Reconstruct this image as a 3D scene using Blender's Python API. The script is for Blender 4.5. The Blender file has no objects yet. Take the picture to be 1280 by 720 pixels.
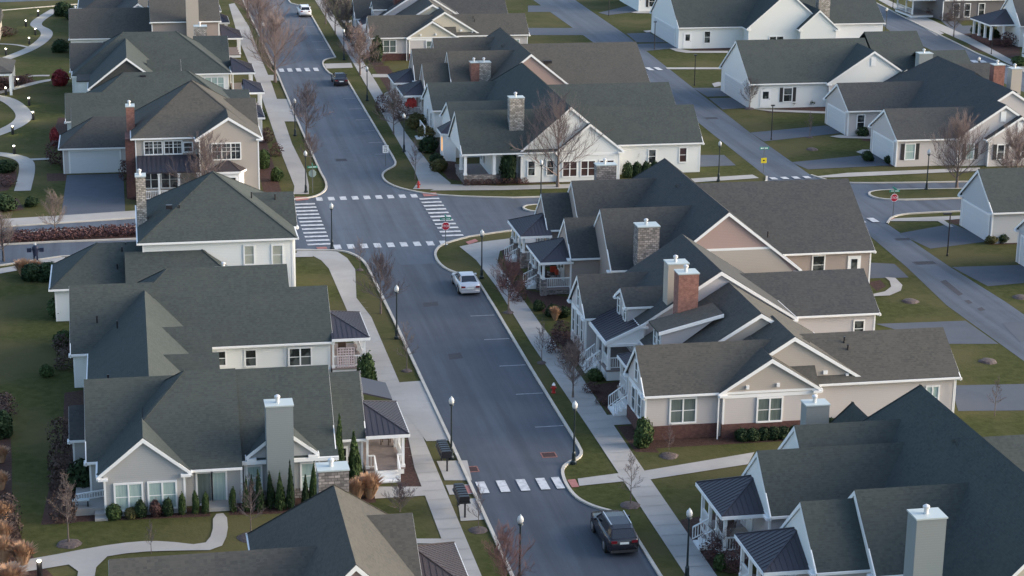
import bpy, bmesh, math, random
from mathutils import Vector, Matrix
S = bpy.context.scene
C = S.collection
# ---------------------------------------------------------------- camera
cam = bpy.data.cameras.new('camera'); camo = bpy.data.objects.new('camera', cam); C.objects.link(camo)
cam.sensor_width = 36.0; cam.lens = 2480.0 * 36.0 / 1280.0; cam.clip_start = 1.0; cam.clip_end = 3000.0
def _cam():
    th, ro, ya = 0.283348313, 0.0129364601, 0.193431308
    f = Vector((math.sin(ya)*math.cos(th), math.cos(ya)*math.cos(th), -math.sin(th)))
    r = f.cross(Vector((0, 0, 1))); r.normalize(); u = r.cross(f)
    r2 = r*math.cos(ro) + u*math.sin(ro); u2 = -r*math.sin(ro) + u*math.cos(ro)
    m = Matrix((r2, u2, -f)).transposed().to_4x4(); m.translation = Vector((0, 0, 46.0))
    return m
camo.matrix_world = _cam()
S.camera = camo
# ---------------------------------------------------------------- sky and sun
SUN_AZ, SUN_EL = math.radians(100), math.radians(17)      # compass angle from +Y towards +X
w = bpy.data.worlds.new('World'); S.world = w; w.use_nodes = True
nt = w.node_tree; nt.nodes.clear()
sky = nt.nodes.new('ShaderNodeTexSky'); sky.sky_type = 'NISHITA'; sky.sun_disc = False
sky.sun_elevation = SUN_EL; sky.sun_rotation = SUN_AZ; sky.air_density = 1.0; sky.dust_density = 3.0; sky.ozone_density = 1.5
bg = nt.nodes.new('ShaderNodeBackground'); bg.inputs['Strength'].default_value = 0.15
wo = nt.nodes.new('ShaderNodeOutputWorld')
nt.links.new(sky.outputs[0], bg.inputs[0]); nt.links.new(bg.outputs[0], wo.inputs[0])
sl = bpy.data.lights.new('sun', 'SUN'); sl.energy = 1.12; sl.angle = math.radians(42); sl.color = (1.0, 0.95, 0.90)
so = bpy.data.objects.new('sun', sl); C.objects.link(so)
sd = Vector((math.sin(SUN_AZ)*math.cos(SUN_EL), math.cos(SUN_AZ)*math.cos(SUN_EL), math.sin(SUN_EL)))
so.rotation_euler = sd.to_track_quat('Z', 'Y').to_euler(); so.location = sd*100
S.view_settings.view_transform = 'Standard'; S.view_settings.look = 'None'; S.view_settings.gamma = 1.0
S.view_settings.use_curve_mapping = False; S.view_settings.exposure = 1.55
S.render.resolution_x = 1024; S.render.resolution_y = 576
S.cycles.max_bounces = 6; S.cycles.transparent_max_bounces = 8

# ---------------------------------------------------------------- materials
MATS = {}
def node(nt, t, **k):
    n = nt.nodes.new(t)
    for a, b in k.items():
        if a in n.inputs.keys(): n.inputs[a].default_value = b
        else: setattr(n, a, b)
    return n
def mat(name, c1, c2=None, rough=0.8, scale=3.0, detail=4.0, c3=None, scale3=0.12, bump=0.0, bscale=12.0, lap=0.0, metal=0.0, spec=0.5, emit=None, estr=0.0, f3=0.6, stretch=None, lo=0.35, hi=0.65, streak=None):
    if name in MATS: return MATS[name]
    m = bpy.data.materials.new(name); m.use_nodes = True; t = m.node_tree
    b = t.nodes['Principled BSDF']; L = t.links.new
    b.inputs['Roughness'].default_value = rough; b.inputs['Metallic'].default_value = metal
    b.inputs['Specular IOR Level'].default_value = spec
    geo = t.nodes.new('ShaderNodeNewGeometry')
    pos = geo.outputs['Position']
    if stretch:
        mp = node(t, 'ShaderNodeMapping'); mp.inputs['Scale'].default_value = stretch
        L(pos, mp.inputs[0]); pos = mp.outputs[0]
    col = None
    if c2:
        n = node(t, 'ShaderNodeTexNoise', Scale=scale, Detail=detail, Roughness=0.65); L(pos, n.inputs['Vector'])
        r = t.nodes.new('ShaderNodeMapRange'); r.inputs[1].default_value = lo; r.inputs[2].default_value = hi
        L(n.outputs[0], r.inputs[0])
        mx = node(t, 'ShaderNodeMix', data_type='RGBA'); mx.inputs[6].default_value = (*c1, 1); mx.inputs[7].default_value = (*c2, 1)
        L(r.outputs[0], mx.inputs[0]); col = mx.outputs[2]
        if c3:
            n3 = node(t, 'ShaderNodeTexNoise', Scale=scale3, Detail=3.0); L(geo.outputs['Position'], n3.inputs['Vector'])
            r3 = t.nodes.new('ShaderNodeMapRange'); r3.inputs[1].default_value = 0.42; r3.inputs[2].default_value = 0.62; r3.inputs[4].default_value = f3
            L(n3.outputs[0], r3.inputs[0])
            m3 = node(t, 'ShaderNodeMix', data_type='RGBA'); m3.inputs[7].default_value = (*c3, 1)
            L(col, m3.inputs[6]); L(r3.outputs[0], m3.inputs[0]); col = m3.outputs[2]
        L(col, b.inputs['Base Color'])
    else:
        b.inputs['Base Color'].default_value = (*c1, 1)
    if streak:
        mp = node(t, 'ShaderNodeMapping'); mp.inputs['Scale'].default_value = streak; L(geo.outputs['Position'], mp.inputs[0])
        ns = node(t, 'ShaderNodeTexNoise', Scale=1.0, Detail=4.0, Roughness=0.6); L(mp.outputs[0], ns.inputs['Vector'])
        rs = t.nodes.new('ShaderNodeMapRange'); rs.inputs[1].default_value = 0.35; rs.inputs[2].default_value = 0.65; rs.inputs[3].default_value = 0.76; rs.inputs[4].default_value = 1.2; L(ns.outputs[0], rs.inputs[0])
        ms = node(t, 'ShaderNodeMix', data_type='RGBA', blend_type='MULTIPLY'); ms.inputs[0].default_value = 1.0
        L(col, ms.inputs[6]); L(rs.outputs[0], ms.inputs[7]); L(ms.outputs[2], b.inputs['Base Color'])
    h = None
    if lap:
        sx = t.nodes.new('ShaderNodeSeparateXYZ'); L(geo.outputs['Position'], sx.inputs[0])
        d = node(t, 'ShaderNodeMath', operation='DIVIDE'); d.inputs[1].default_value = lap; L(sx.outputs[2], d.inputs[0])
        fr = node(t, 'ShaderNodeMath', operation='FRACT'); L(d.outputs[0], fr.inputs[0]); h = fr.outputs[0]
        bp = node(t, 'ShaderNodeBump', Strength=0.4, Distance=0.02); L(h, bp.inputs['Height']); L(bp.outputs[0], b.inputs['Normal'])
    elif bump:
        n = node(t, 'ShaderNodeTexNoise', Scale=bscale, Detail=3.0); L(geo.outputs['Position'], n.inputs['Vector'])
        bp = node(t, 'ShaderNodeBump', Strength=bump, Distance=0.05); L(n.outputs[0], bp.inputs['Height']); L(bp.outputs[0], b.inputs['Normal'])
    if emit:
        b.inputs['Emission Color'].default_value = (*emit, 1); b.inputs['Emission Strength'].default_value = estr
    MATS[name] = m
    return m
def shingle(name, c1, c2, c3, row=0.10):
    """asphalt shingles: tabs of slightly different tone laid in rows up the slope, with broad weathering"""
    if name in MATS: return MATS[name]
    m = bpy.data.materials.new(name); m.use_nodes = True; t = m.node_tree; L = t.links.new
    b = t.nodes['Principled BSDF']; b.inputs['Roughness'].default_value = 0.9; b.inputs['Specular IOR Level'].default_value = 0.18
    geo = t.nodes.new('ShaderNodeNewGeometry')
    sn = t.nodes.new('ShaderNodeVectorMath'); sn.operation = 'MULTIPLY'; sn.inputs[1].default_value = (5.5, 5.5, 1/row)
    L(geo.outputs['Position'], sn.inputs[0])
    fl = t.nodes.new('ShaderNodeVectorMath'); fl.operation = 'FLOOR'; L(sn.outputs[0], fl.inputs[0])
    wn = t.nodes.new('ShaderNodeTexWhiteNoise'); wn.noise_dimensions = '3D'; L(fl.outputs[0], wn.inputs[0])
    mx = node(t, 'ShaderNodeMix', data_type='RGBA'); mx.inputs[6].default_value = (*c1, 1); mx.inputs[7].default_value = (*c2, 1); L(wn.outputs[0], mx.inputs[0])
    n3 = node(t, 'ShaderNodeTexNoise', Scale=0.55, Detail=8.0, Roughness=0.75); L(geo.outputs['Position'], n3.inputs['Vector'])
    r3 = t.nodes.new('ShaderNodeMapRange'); r3.inputs[1].default_value = 0.4; r3.inputs[2].default_value = 0.7; r3.inputs[4].default_value = 0.7; L(n3.outputs[0], r3.inputs[0])
    m3 = node(t, 'ShaderNodeMix', data_type='RGBA'); m3.inputs[7].default_value = (*c3, 1); L(mx.outputs[2], m3.inputs[6]); L(r3.outputs[0], m3.inputs[0])
    sx = t.nodes.new('ShaderNodeSeparateXYZ'); L(sn.outputs[0], sx.inputs[0])
    fr = node(t, 'ShaderNodeMath', operation='FRACT'); L(sx.outputs[2], fr.inputs[0])
    bp = node(t, 'ShaderNodeBump', Strength=0.35, Distance=0.03); L(fr.outputs[0], bp.inputs['Height'])
    # tabs' small colour breaks
    L(m3.outputs[2], b.inputs['Base Color']); L(bp.outputs[0], b.inputs['Normal'])
    MATS[name] = m; return m
def masonry(name, ca, cb, mortar, w=0.4, h=0.14):
    """coursed brick or ledge stone on walls of any facing"""
    if name in MATS: return MATS[name]
    m = bpy.data.materials.new(name); m.use_nodes = True; t = m.node_tree; L = t.links.new
    b = t.nodes['Principled BSDF']; b.inputs['Roughness'].default_value = 0.9
    geo = t.nodes.new('ShaderNodeNewGeometry'); sx = t.nodes.new('ShaderNodeSeparateXYZ'); L(geo.outputs['Position'], sx.inputs[0])
    ad = node(t, 'ShaderNodeMath', operation='ADD'); L(sx.outputs[0], ad.inputs[0]); L(sx.outputs[1], ad.inputs[1])
    cb_ = t.nodes.new('ShaderNodeCombineXYZ'); L(ad.outputs[0], cb_.inputs[0]); L(sx.outputs[2], cb_.inputs[1])
    br = node(t, 'ShaderNodeTexBrick'); br.inputs['Scale'].default_value = 1.0; br.inputs['Brick Width'].default_value = w; br.inputs['Row Height'].default_value = h
    br.inputs['Mortar Size'].default_value = h*0.12; br.inputs['Color1'].default_value = (*ca, 1); br.inputs['Color2'].default_value = (*cb, 1); br.inputs['Mortar'].default_value = (*mortar, 1)
    L(cb_.outputs[0], br.inputs['Vector'])
    n = node(t, 'ShaderNodeTexNoise', Scale=4.0, Detail=3.0); L(geo.outputs['Position'], n.inputs['Vector'])
    mx = node(t, 'ShaderNodeMix', data_type='RGBA', blend_type='MULTIPLY'); mx.inputs[0].default_value = 0.6
    rr = t.nodes.new('ShaderNodeMapRange'); rr.inputs[1].default_value = 0.3; rr.inputs[2].default_value = 0.7; rr.inputs[3].default_value = 0.55; rr.inputs[4].default_value = 1.3; L(n.outputs[0], rr.inputs[0])
    L(br.outputs[0], mx.inputs[6]); L(rr.outputs[0], mx.inputs[7]); L(mx.outputs[2], b.inputs['Base Color'])
    bp = node(t, 'ShaderNodeBump', Strength=0.5, Distance=0.03); L(br.outputs[1], bp.inputs['Height']); bp.invert = True; L(bp.outputs[0], b.inputs['Normal'])
    MATS[name] = m; return m

grassM = mat('grass', (0.037, 0.046, 0.013), (0.066, 0.069, 0.025), scale=1.6, detail=9, c3=(0.092, 0.081, 0.038), scale3=0.13, f3=0.75, bump=0.5, bscale=5, spec=0.08, rough=1.0)
asph = mat('asphalt', (0.055, 0.068, 0.090), (0.066, 0.081, 0.105), rough=0.75, scale=0.7, detail=6, c3=(0.078, 0.091, 0.111), scale3=0.06, bump=0.1, bscale=25, streak=(0.9, 0.035, 1))
asphD = mat('asphalt_drive', (0.050, 0.061, 0.080), (0.060, 0.072, 0.094), rough=0.8, scale=0.9, detail=6, c3=(0.070, 0.078, 0.096), scale3=0.1)
conc = mat('concrete', (0.30, 0.288, 0.272), (0.36, 0.345, 0.325), scale=0.8, detail=6, c3=(0.26, 0.245, 0.225), scale3=0.2, rough=0.85)
kerbM = mat('kerb_concrete', (0.38, 0.355, 0.315), (0.47, 0.44, 0.39), scale=1.0, detail=5)
paint = mat('road_paint', (0.50, 0.51, 0.52), (0.22, 0.23, 0.25), scale=2.6, detail=10, lo=0.46, hi=0.72)
paintF = mat('worn_paint', (0.34, 0.35, 0.37), (0.20, 0.21, 0.23), scale=3.0, detail=8)
mulch = mat('mulch', (0.040, 0.022, 0.018), (0.075, 0.045, 0.038), scale=5, detail=8, bump=0.6, spec=0.1)
mulchR = mat('mulch_ring', (0.055, 0.040, 0.038), (0.10, 0.075, 0.068), scale=6, detail=8, bump=0.6)
pad = mat('tactile_pad', (0.30, 0.12, 0.10), (0.36, 0.15, 0.13), scale=4)
white = mat('white_trim', (0.74, 0.74, 0.73), rough=0.55)
whiteS = mat('white_siding', (0.68, 0.69, 0.67), rough=0.6, lap=0.13)
greyS = mat('grey_siding', (0.37, 0.37, 0.365), rough=0.6, lap=0.13)
greyM = mat('grey_chimney_siding', (0.21, 0.235, 0.24), rough=0.6, lap=0.13)
pinkS = mat('pinkish_siding', (0.49, 0.455, 0.44), rough=0.6, lap=0.13)
paleS = mat('pale_blue_grey_siding', (0.42, 0.44, 0.46), rough=0.6, lap=0.16)
lilacS = mat('pale_grey_siding', (0.46, 0.435, 0.44), rough=0.6, lap=0.13)
tanS = mat('tan_siding', (0.39, 0.345, 0.30), rough=0.6, lap=0.13)
peachS = mat('peach_siding', (0.36, 0.255, 0.225), rough=0.6, lap=0.13)
creamS = mat('cream_siding', (0.50, 0.45, 0.36), rough=0.6, lap=0.13)
taupeS = mat('taupe_siding', (0.30, 0.25, 0.225), rough=0.6, lap=0.13)
darkS = mat('dark_grey_siding', (0.11, 0.105, 0.11), rough=0.6, lap=0.13)
shGreen = shingle('slate_green_shingles', (0.041, 0.050, 0.049), (0.055, 0.065, 0.063), (0.062, 0.070, 0.065))
shBrown = shingle('weathered_brown_shingles', (0.056, 0.056, 0.053), (0.080, 0.077, 0.069), (0.083, 0.079, 0.071))
shDark = shingle('charcoal_shingles', (0.043, 0.046, 0.049), (0.062, 0.064, 0.064), (0.066, 0.066, 0.062))
metalR = mat('standing_seam_metal', (0.034, 0.032, 0.042), rough=0.5)
metalB = mat('bronze_seam_metal', (0.046, 0.036, 0.037), rough=0.55)
brick = masonry('red_brick', (0.16, 0.055, 0.042), (0.22, 0.085, 0.062), (0.15, 0.11, 0.09), 0.22, 0.075)
brickO = masonry('dull_red_brick', (0.21, 0.085, 0.068), (0.27, 0.12, 0.095), (0.22, 0.15, 0.12), 0.22, 0.075)
brickP = masonry('maroon_brick', (0.075, 0.030, 0.027), (0.11, 0.048, 0.040), (0.08, 0.05, 0.045), 0.22, 0.075)
stone = masonry('ledge_stone', (0.13, 0.12, 0.115), (0.34, 0.30, 0.28), (0.10, 0.09, 0.085), 0.34, 0.17)
stoneL = masonry('pale_ledge_stone', (0.22, 0.20, 0.17), (0.50, 0.46, 0.42), (0.12, 0.11, 0.10), 0.30, 0.15)
capM = mat('chimney_cap', (0.40, 0.45, 0.45), rough=0.45)
fluM = mat('flue_metal', (0.60, 0.60, 0.60), rough=0.4, metal=0.3)
glass = mat('window_glass', (0.018, 0.022, 0.026), (0.085, 0.095, 0.095), rough=0.12, scale=0.9, detail=2, lo=.48, hi=.56, spec=0.8)
glassC = mat('curtained_glass', (0.27, 0.37, 0.35), (0.38, 0.47, 0.44), rough=0.2, scale=2.0, stretch=(6, 6, 0.3), spec=0.8)
glassG = mat('curtained_glass_dim', (0.085, 0.11, 0.105), (0.14, 0.17, 0.16), rough=0.2, scale=2.0, stretch=(6, 6, 0.3), spec=0.8)
glassR = mat('glass_painted_brick_reflection', (0.055, 0.032, 0.032), rough=0.12, spec=0.8)  # brick reflection painted in as a flat reddish pane colour
shut = mat('shutter', (0.02, 0.02, 0.022), rough=0.5)
doorW = mat('garage_door', (0.55, 0.57, 0.58), rough=0.5)
deckM = mat('deck_boards', (0.20, 0.165, 0.155), (0.24, 0.20, 0.185), scale=3)
dark = mat('dark_metal', (0.018, 0.028, 0.032), rough=0.4, metal=0.3)
black = mat('black_metal', (0.012, 0.012, 0.016), rough=0.4)
bark = mat('bark', (0.10, 0.075, 0.065), (0.15, 0.115, 0.10), scale=4)
twig = mat('twigs', (0.125, 0.092, 0.088), (0.16, 0.12, 0.115), scale=2)
twigG = mat('grey_twigs', (0.11, 0.085, 0.08), (0.15, 0.12, 0.11), scale=2)
twigR = mat('red_twigs', (0.105, 0.052, 0.052), (0.14, 0.075, 0.070), scale=2)
leafD = mat('dark_evergreen', (0.016, 0.030, 0.014), (0.030, 0.052, 0.020), scale=2.5, rough=0.8, spec=0.2)
leafG = mat('evergreen', (0.030, 0.052, 0.018), (0.055, 0.085, 0.028), scale=2.5, rough=0.8, spec=0.2)
leafO = mat('olive_shrub', (0.075, 0.075, 0.028), (0.11, 0.10, 0.04), scale=2.5, rough=0.8, spec=0.2)
leafR = mat('barberry', (0.045, 0.020, 0.019), (0.080, 0.036, 0.032), scale=2.0, rough=0.8)
leafB = mat('brown_shrub', (0.040, 0.024, 0.020), (0.075, 0.048, 0.038), scale=2.0, rough=0.85)
leafC = mat('crimson_shrub', (0.20, 0.008, 0.016), (0.13, 0.008, 0.014), scale=3, rough=0.7)
strawM = mat('dry_grass', (0.34, 0.195, 0.115), (0.44, 0.275, 0.17), scale=2.5, rough=0.9)

# ---------------------------------------------------------------- mesh helpers
class MB:
    def __init__(s): s.v = []; s.f = []
    def add(s, vs, fs):
        n = len(s.v); s.v += [tuple(p) for p in vs]; s.f += [tuple(i+n for i in f) for f in fs]
    def box(s, x0, x1, y0, y1, z0, z1):
        s.add([(x, y, z) for z in (z0, z1) for y in (y0, y1) for x in (x0, x1)],
              [(0, 2, 3, 1), (4, 5, 7, 6), (0, 1, 5, 4), (2, 6, 7, 3), (0, 4, 6, 2), (1, 3, 7, 5)])
        return s
    def slab(s, pts, z0, z1):
        n = len(pts); vs = [(p[0], p[1], z0) for p in pts] + [(p[0], p[1], z1) for p in pts]
        s.add(vs, [tuple(range(n))[::-1], tuple(range(n, 2*n))] + [(i, (i+1) % n, n+(i+1) % n, n+i) for i in range(n)]); return s
    def extr(s, prof, axis, t0, t1):
        """profile (a, z) extruded along axis; axis 'x' -> a is y"""
        n = len(prof)
        P = (lambda a, z, t: (t, a, z)) if axis == 'x' else (lambda a, z, t: (a, t, z))
        vs = [P(a, z, t0) for a, z in prof] + [P(a, z, t1) for a, z in prof]
        s.add(vs, [tuple(range(n))[::-1], tuple(range(n, 2*n))] + [(i, (i+1) % n, n+(i+1) % n, n+i) for i in range(n)]); return s
    def tube(s, p, q, r0, r1, n=6, cap=True):
        p = Vector(p); q = Vector(q); d = q-p
        if d.length < 1e-6: return s
        a = d.orthogonal().normalized(); b = d.normalized().cross(a)
        vs = []
        for (c, r) in ((p, r0), (q, r1)):
            for i in range(n):
                t = 2*math.pi*i/n; vs.append(c + (a*math.cos(t)+b*math.sin(t))*r)
        fs = [(i, (i+1) % n, n+(i+1) % n, n+i) for i in range(n)]
        if cap: fs += [tuple(range(n))[::-1], tuple(range(n, 2*n))]
        s.add(vs, fs); return s
    def lathe(s, cx, cy, prof, n=10):
        vs = []; k = len(prof)
        for r, z in prof:
            for i in range(n):
                t = 2*math.pi*i/n; vs.append((cx+r*math.cos(t), cy+r*math.sin(t), z))
        fs = [(j*n+i, j*n+(i+1) % n, (j+1)*n+(i+1) % n, (j+1)*n+i) for j in range(k-1) for i in range(n)]
        fs += [tuple(range(n))[::-1], tuple(range((k-1)*n, k*n))]
        s.add(vs, fs); return s
    def bar(s, p, q, w, h):
        """rectangular bar between two points, w wide, h high (vertical)"""
        p = Vector(p); q = Vector(q); d = (q-p); l = Vector((-d.y, d.x, 0))
        l = l.normalized()*w/2 if l.length > 1e-6 else Vector((w/2, 0, 0)); u = Vector((0, 0, h/2))
        vs = [p-l-u, p+l-u, p+l+u, p-l+u, q-l-u, q+l-u, q+l+u, q-l+u]
        s.add(vs, [(0, 1, 2, 3), (7, 6, 5, 4), (0, 4, 5, 1), (1, 5, 6, 2), (2, 6, 7, 3), (3, 7, 4, 0)]); return s
    def mesh(s, name, m, o=(0, 0, 0), smooth=False, recalc=True):
        me = bpy.data.meshes.new(name)
        me.from_pydata([(x-o[0], y-o[1], z-o[2]) for x, y, z in s.v], [], s.f)
        if recalc:
            bm = bmesh.new(); bm.from_mesh(me); bmesh.ops.recalc_face_normals(bm, faces=bm.faces); bm.to_mesh(me); bm.free()
        me.materials.append(m)
        if smooth: me.polygons.foreach_set('use_smooth', [True]*len(me.polygons))
        me.update(); return me
    def build(s, name, m, parent=None, o=None, smooth=False, recalc=True):
        if not s.v: return None
        if o is None: o = tuple(parent.get('_o', (0, 0, 0))) if parent else (0, 0, 0)
        ob = bpy.data.objects.new(name, s.mesh(name, m, o, smooth, recalc)); C.objects.link(ob)
        if parent: ob.parent = parent; ob['_o'] = list(o)
        else: ob.location = o
        return ob
def thing(name, loc, label, cat, group=None):
    e = bpy.data.objects.new(name, None); e.empty_display_size = 0.5; C.objects.link(e); e.location = loc
    e['_o'] = list(loc); e['label'] = label; e['category'] = cat
    if group: e['group'] = group
    return e
def tag(o, label, cat, group=None, kind=None):
    if kind: o['kind'] = kind
    else: o['label'] = label; o['category'] = cat
    if kind and label: o['label'] = label
    if group: o['group'] = group
    return o
def copy_tree(o, parent=None):
    c = o.copy(); C.objects.link(c)
    if parent: c.parent = parent
    for ch in list(o.children): copy_tree(ch, c)
    return c
def sheet(name, polys, z, m):
    b = MB()
    for i, p in enumerate(polys): b.add([(x, y, z+i*0.001) for x, y in p], [tuple(range(len(p)))])
    o = b.build(name, m, recalc=False)
    me = o.data
    bm = bmesh.new(); bm.from_mesh(me)
    for f in bm.faces:
        if f.normal.z < 0: f.normal_flip()
    bm.to_mesh(me); bm.free()
    o['kind'] = 'structure'; return o
def smooth_line(pts, n=3, closed=False):
    """chaikin smoothing"""
    for _ in range(n):
        q = []
        L = len(pts)
        rng = range(L) if closed else range(L-1)
        if not closed: q.append(pts[0])
        for i in rng:
            a = pts[i]; b = pts[(i+1) % L]
            q.append((a[0]*.75+b[0]*.25, a[1]*.75+b[1]*.25)); q.append((a[0]*.25+b[0]*.75, a[1]*.25+b[1]*.75))
        if not closed: q.append(pts[-1])
        pts = q
    return pts
def ribbon(pts, w, closed=False):
    """polygon quads list for a strip of width w centred on pts"""
    n = len(pts); out = []; nr = []
    for i in range(n):
        a = Vector(pts[(i-1) % n] if (closed or i > 0) else pts[i]); b = Vector(pts[(i+1) % n] if (closed or i < n-1) else pts[i])
        d = (b-a); d = d.normalized() if d.length > 1e-6 else Vector((1, 0)); nr.append(Vector((-d.y, d.x)))
    L = [(pts[i][0]+nr[i].x*w/2, pts[i][1]+nr[i].y*w/2) for i in range(n)]
    R = [(pts[i][0]-nr[i].x*w/2, pts[i][1]-nr[i].y*w/2) for i in range(n)]
    return L, R
def kerb(name, lines, w=0.2, h=0.12):
    b = MB()
    for pts, closed in lines:
        L, R = ribbon(pts, w, closed); n = len(pts)
        vs = [(x, y, 0) for x, y in L] + [(x, y, h) for x, y in L] + [(x, y, h) for x, y in R] + [(x, y, 0) for x, y in R]
        fs = []
        for i in (range(n) if closed else range(n-1)):
            j = (i+1) % n
            fs += [(i, j, n+j, n+i), (n+i, n+j, 2*n+j, 2*n+i), (2*n+i, 2*n+j, 3*n+j, 3*n+i)]
        b.add(vs, fs)
    o = b.build(name, kerbM); o['kind'] = 'structure'; return o
def strip_poly(pts, w):
    L, R = ribbon(pts, w); return L + R[::-1]
# ---------------------------------------------------------------- ground, roads, walks
sheet('ground', [[(-700, -300), (1200, -300), (1200, 1800), (-700, 1800)]], 0.0, grassM)
LS = [(19.6, 60), (19.6, 120), (19.5, 146), (19.35, 160)]
LC1 = [(19.35, 160), (19.3, 164.5), (18.7, 167.2), (17.6, 168.8), (15, 169.2)]
W_S = [(15, 169.2), (5, 170.2), (-6.5, 170.2), (-11.6, 168), (-30, 160)]
W_N = [(-60, 176), (-14, 181.1), (0, 183), (9, 185.6), (15.2, 188.3)]
LC2 = [(15.2, 188.3), (17.2, 188.9), (18.5, 191.2), (19.0, 194.5), (18.85, 200)]
LN = [(18.85, 200), (18.8, 230), (18.9, 258), (18.6, 307), (18.5, 345)]
RN = [(25.7, 345), (25.8, 330), (26, 322), (27.9, 318), (28.1, 312), (27.7, 269.3)]
RB1 = [(27.7, 269.3), (26.2, 268.2), (25.5, 265.5), (25.4, 260.5), (25.7, 256.5), (26.7, 254), (27.4, 251.5)]
RN2 = [(27.4, 251.5), (27.2, 206)]
RC1 = [(27.2, 206), (27.1, 202), (25.6, 199.6), (24.9, 197.5), (24.9, 194.5), (25.9, 191.5), (28.4, 188.6), (31.5, 187.2), (36.3, 186.0)]
E_N = [(36.3, 186.0), (50, 185.9), (61, 187.2), (63.2, 188.6), (64.2, 191.5)]
E_N2 = [(69.0, 191.5), (70.2, 188.2), (73.5, 187), (95, 185.8), (150, 184)]
E_S2 = [(150, 173), (95, 174.6), (74, 174.6), (71, 173.8), (69.4, 171)]
E_S = [(66.4, 170.5), (64, 173.0), (60, 174.2), (40, 174.2), (34, 173.6), (29.6, 171.8)]
RC2 = [(29.6, 171.8), (28, 170.6), (26.5, 169.2), (25.6, 166.5), (25.5, 163.2), (26.1, 160.5), (27.9, 158.6)]
RM = [(27.9, 158.6), (27.9, 150), (27.75, 134), (27.7, 118.5)]
RB2 = [(27.7, 118.5), (27.6, 116.2), (25.9, 114.9), (25.45, 112.6), (25.5, 109.6), (26.3, 107.9), (27.5, 106.8), (27.7, 104.5)]
RL = [(27.7, 104.5), (27.75, 60)]
sm = lambda p: smooth_line(p, 2)
LC1, LC2, RC1, RC2, RB1, RB2, E_N, E_N2, E_S, E_S2 = map(sm, (LC1, LC2, RC1, RC2, RB1, RB2, E_N, E_N2, E_S, E_S2))
road = LS + LC1 + W_S + W_N + LC2 + LN + RN + RB1 + RN2 + RC1 + E_N + E_N2 + E_S2 + E_S + RC2 + RM + RB2 + RL
out = [road[0]]
for p in road[1:]:
    if (Vector(p)-Vector(out[-1])).length > 0.02: out.append(p)
sheet('road', [out], 0.010, asph)
kerb('kerb', [(LS+LC1[1:]+W_S[1:], False), (W_N+LC2[1:]+LN[1:], False), (RN+RB1[1:]+RN2[1:]+RC1[1:]+E_N[1:], False), (E_N2, False), (E_S2, False), (E_S+RC2[1:]+RM[1:]+RB2[1:]+RL[1:], False)])
# darker repaving south of the junction
sheet('road_patch', [[(x+.02, y) for x, y in LS] + [(19.3, 163.4)] + [(25.55, 163.4)] + [(x-.02, y) for x, y in ([p for p in RC2 if p[1] < 163.2]+RM[1:]+RB2[1:]+RL[1:])]], 0.014, mat('asphalt_new', (0.041, 0.050, 0.067), (0.051, 0.061, 0.079), rough=0.75, scale=0.5, detail=6, c3=(0.058, 0.068, 0.086), scale3=0.09, streak=(1.1, 0.04, 1)))
# medians
isl = [smooth_line([(-40, 170.8), (-12, 175.2), (0, 175.2), (10, 175.6), (12.5, 177.3), (10, 179.9), (0, 179.7), (-12, 178.7), (-40, 173.8)], 2, True),
       smooth_line([(36.3, 181.6), (37.6, 183.0), (45, 182.6), (58, 182.2), (59.5, 180.8), (58, 179.4), (45, 179.4), (37.6, 179.6)], 2, True),
       smooth_line([(71.6, 182), (72.8, 184.0), (78, 183.8), (88, 182.8), (110, 182), (110, 179), (88, 179.6), (78, 179.6), (72.6, 179.8)], 2, True)]
kerb('kerb', [(p, True) for p in isl], 0.22, 0.14)
sheet('verge', [isl[1], isl[2]], 0.11, grassM); sheet('verge', [isl[0]], 0.11, mulch)
# alley, its drives and the far road
AL = [(66.0, 345), (66.0, 251), (64.8, 214), (64.2, 191.5)]
AR = [(69.0, 191.5), (69.3, 214), (70.2, 235), (71.2, 257), (72.4, 285), (73.3, 345)]
sheet('alley', [AL + AR, [(66.4, 170.5), (69.4, 171), (69.3, 156), (69.6, 145), (69.4, 130), (69.5, 60), (64.3, 60), (64.4, 135), (64.4, 145), (65.5, 156)]], 0.010, asph)
fr = [(119.3, 345), (119.3, 314), (113.5, 284), (112.6, 259), (112, 235), (111, 190), (118, 190), (118.4, 240), (118.2, 262), (119.6, 280), (120.8, 296), (122.6, 316), (124, 345)]
sheet('road', [fr], 0.012, asph); kerb('kerb', [([(118, 190), (118.4, 240), (118.2, 262), (119.6, 280), (120.8, 296), (122.6, 316), (124, 345)], False)])
sheet('road', [[(-60, 322), (-8, 330), (30, 334), (30, 352), (-60, 352)]], 0.008, asph)
kerb('kerb', [([(-60, 313), (-19.6, 318.6), (-2.4, 327.0), (12, 329)], False)])
D = lambda *p: list(p)
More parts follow.
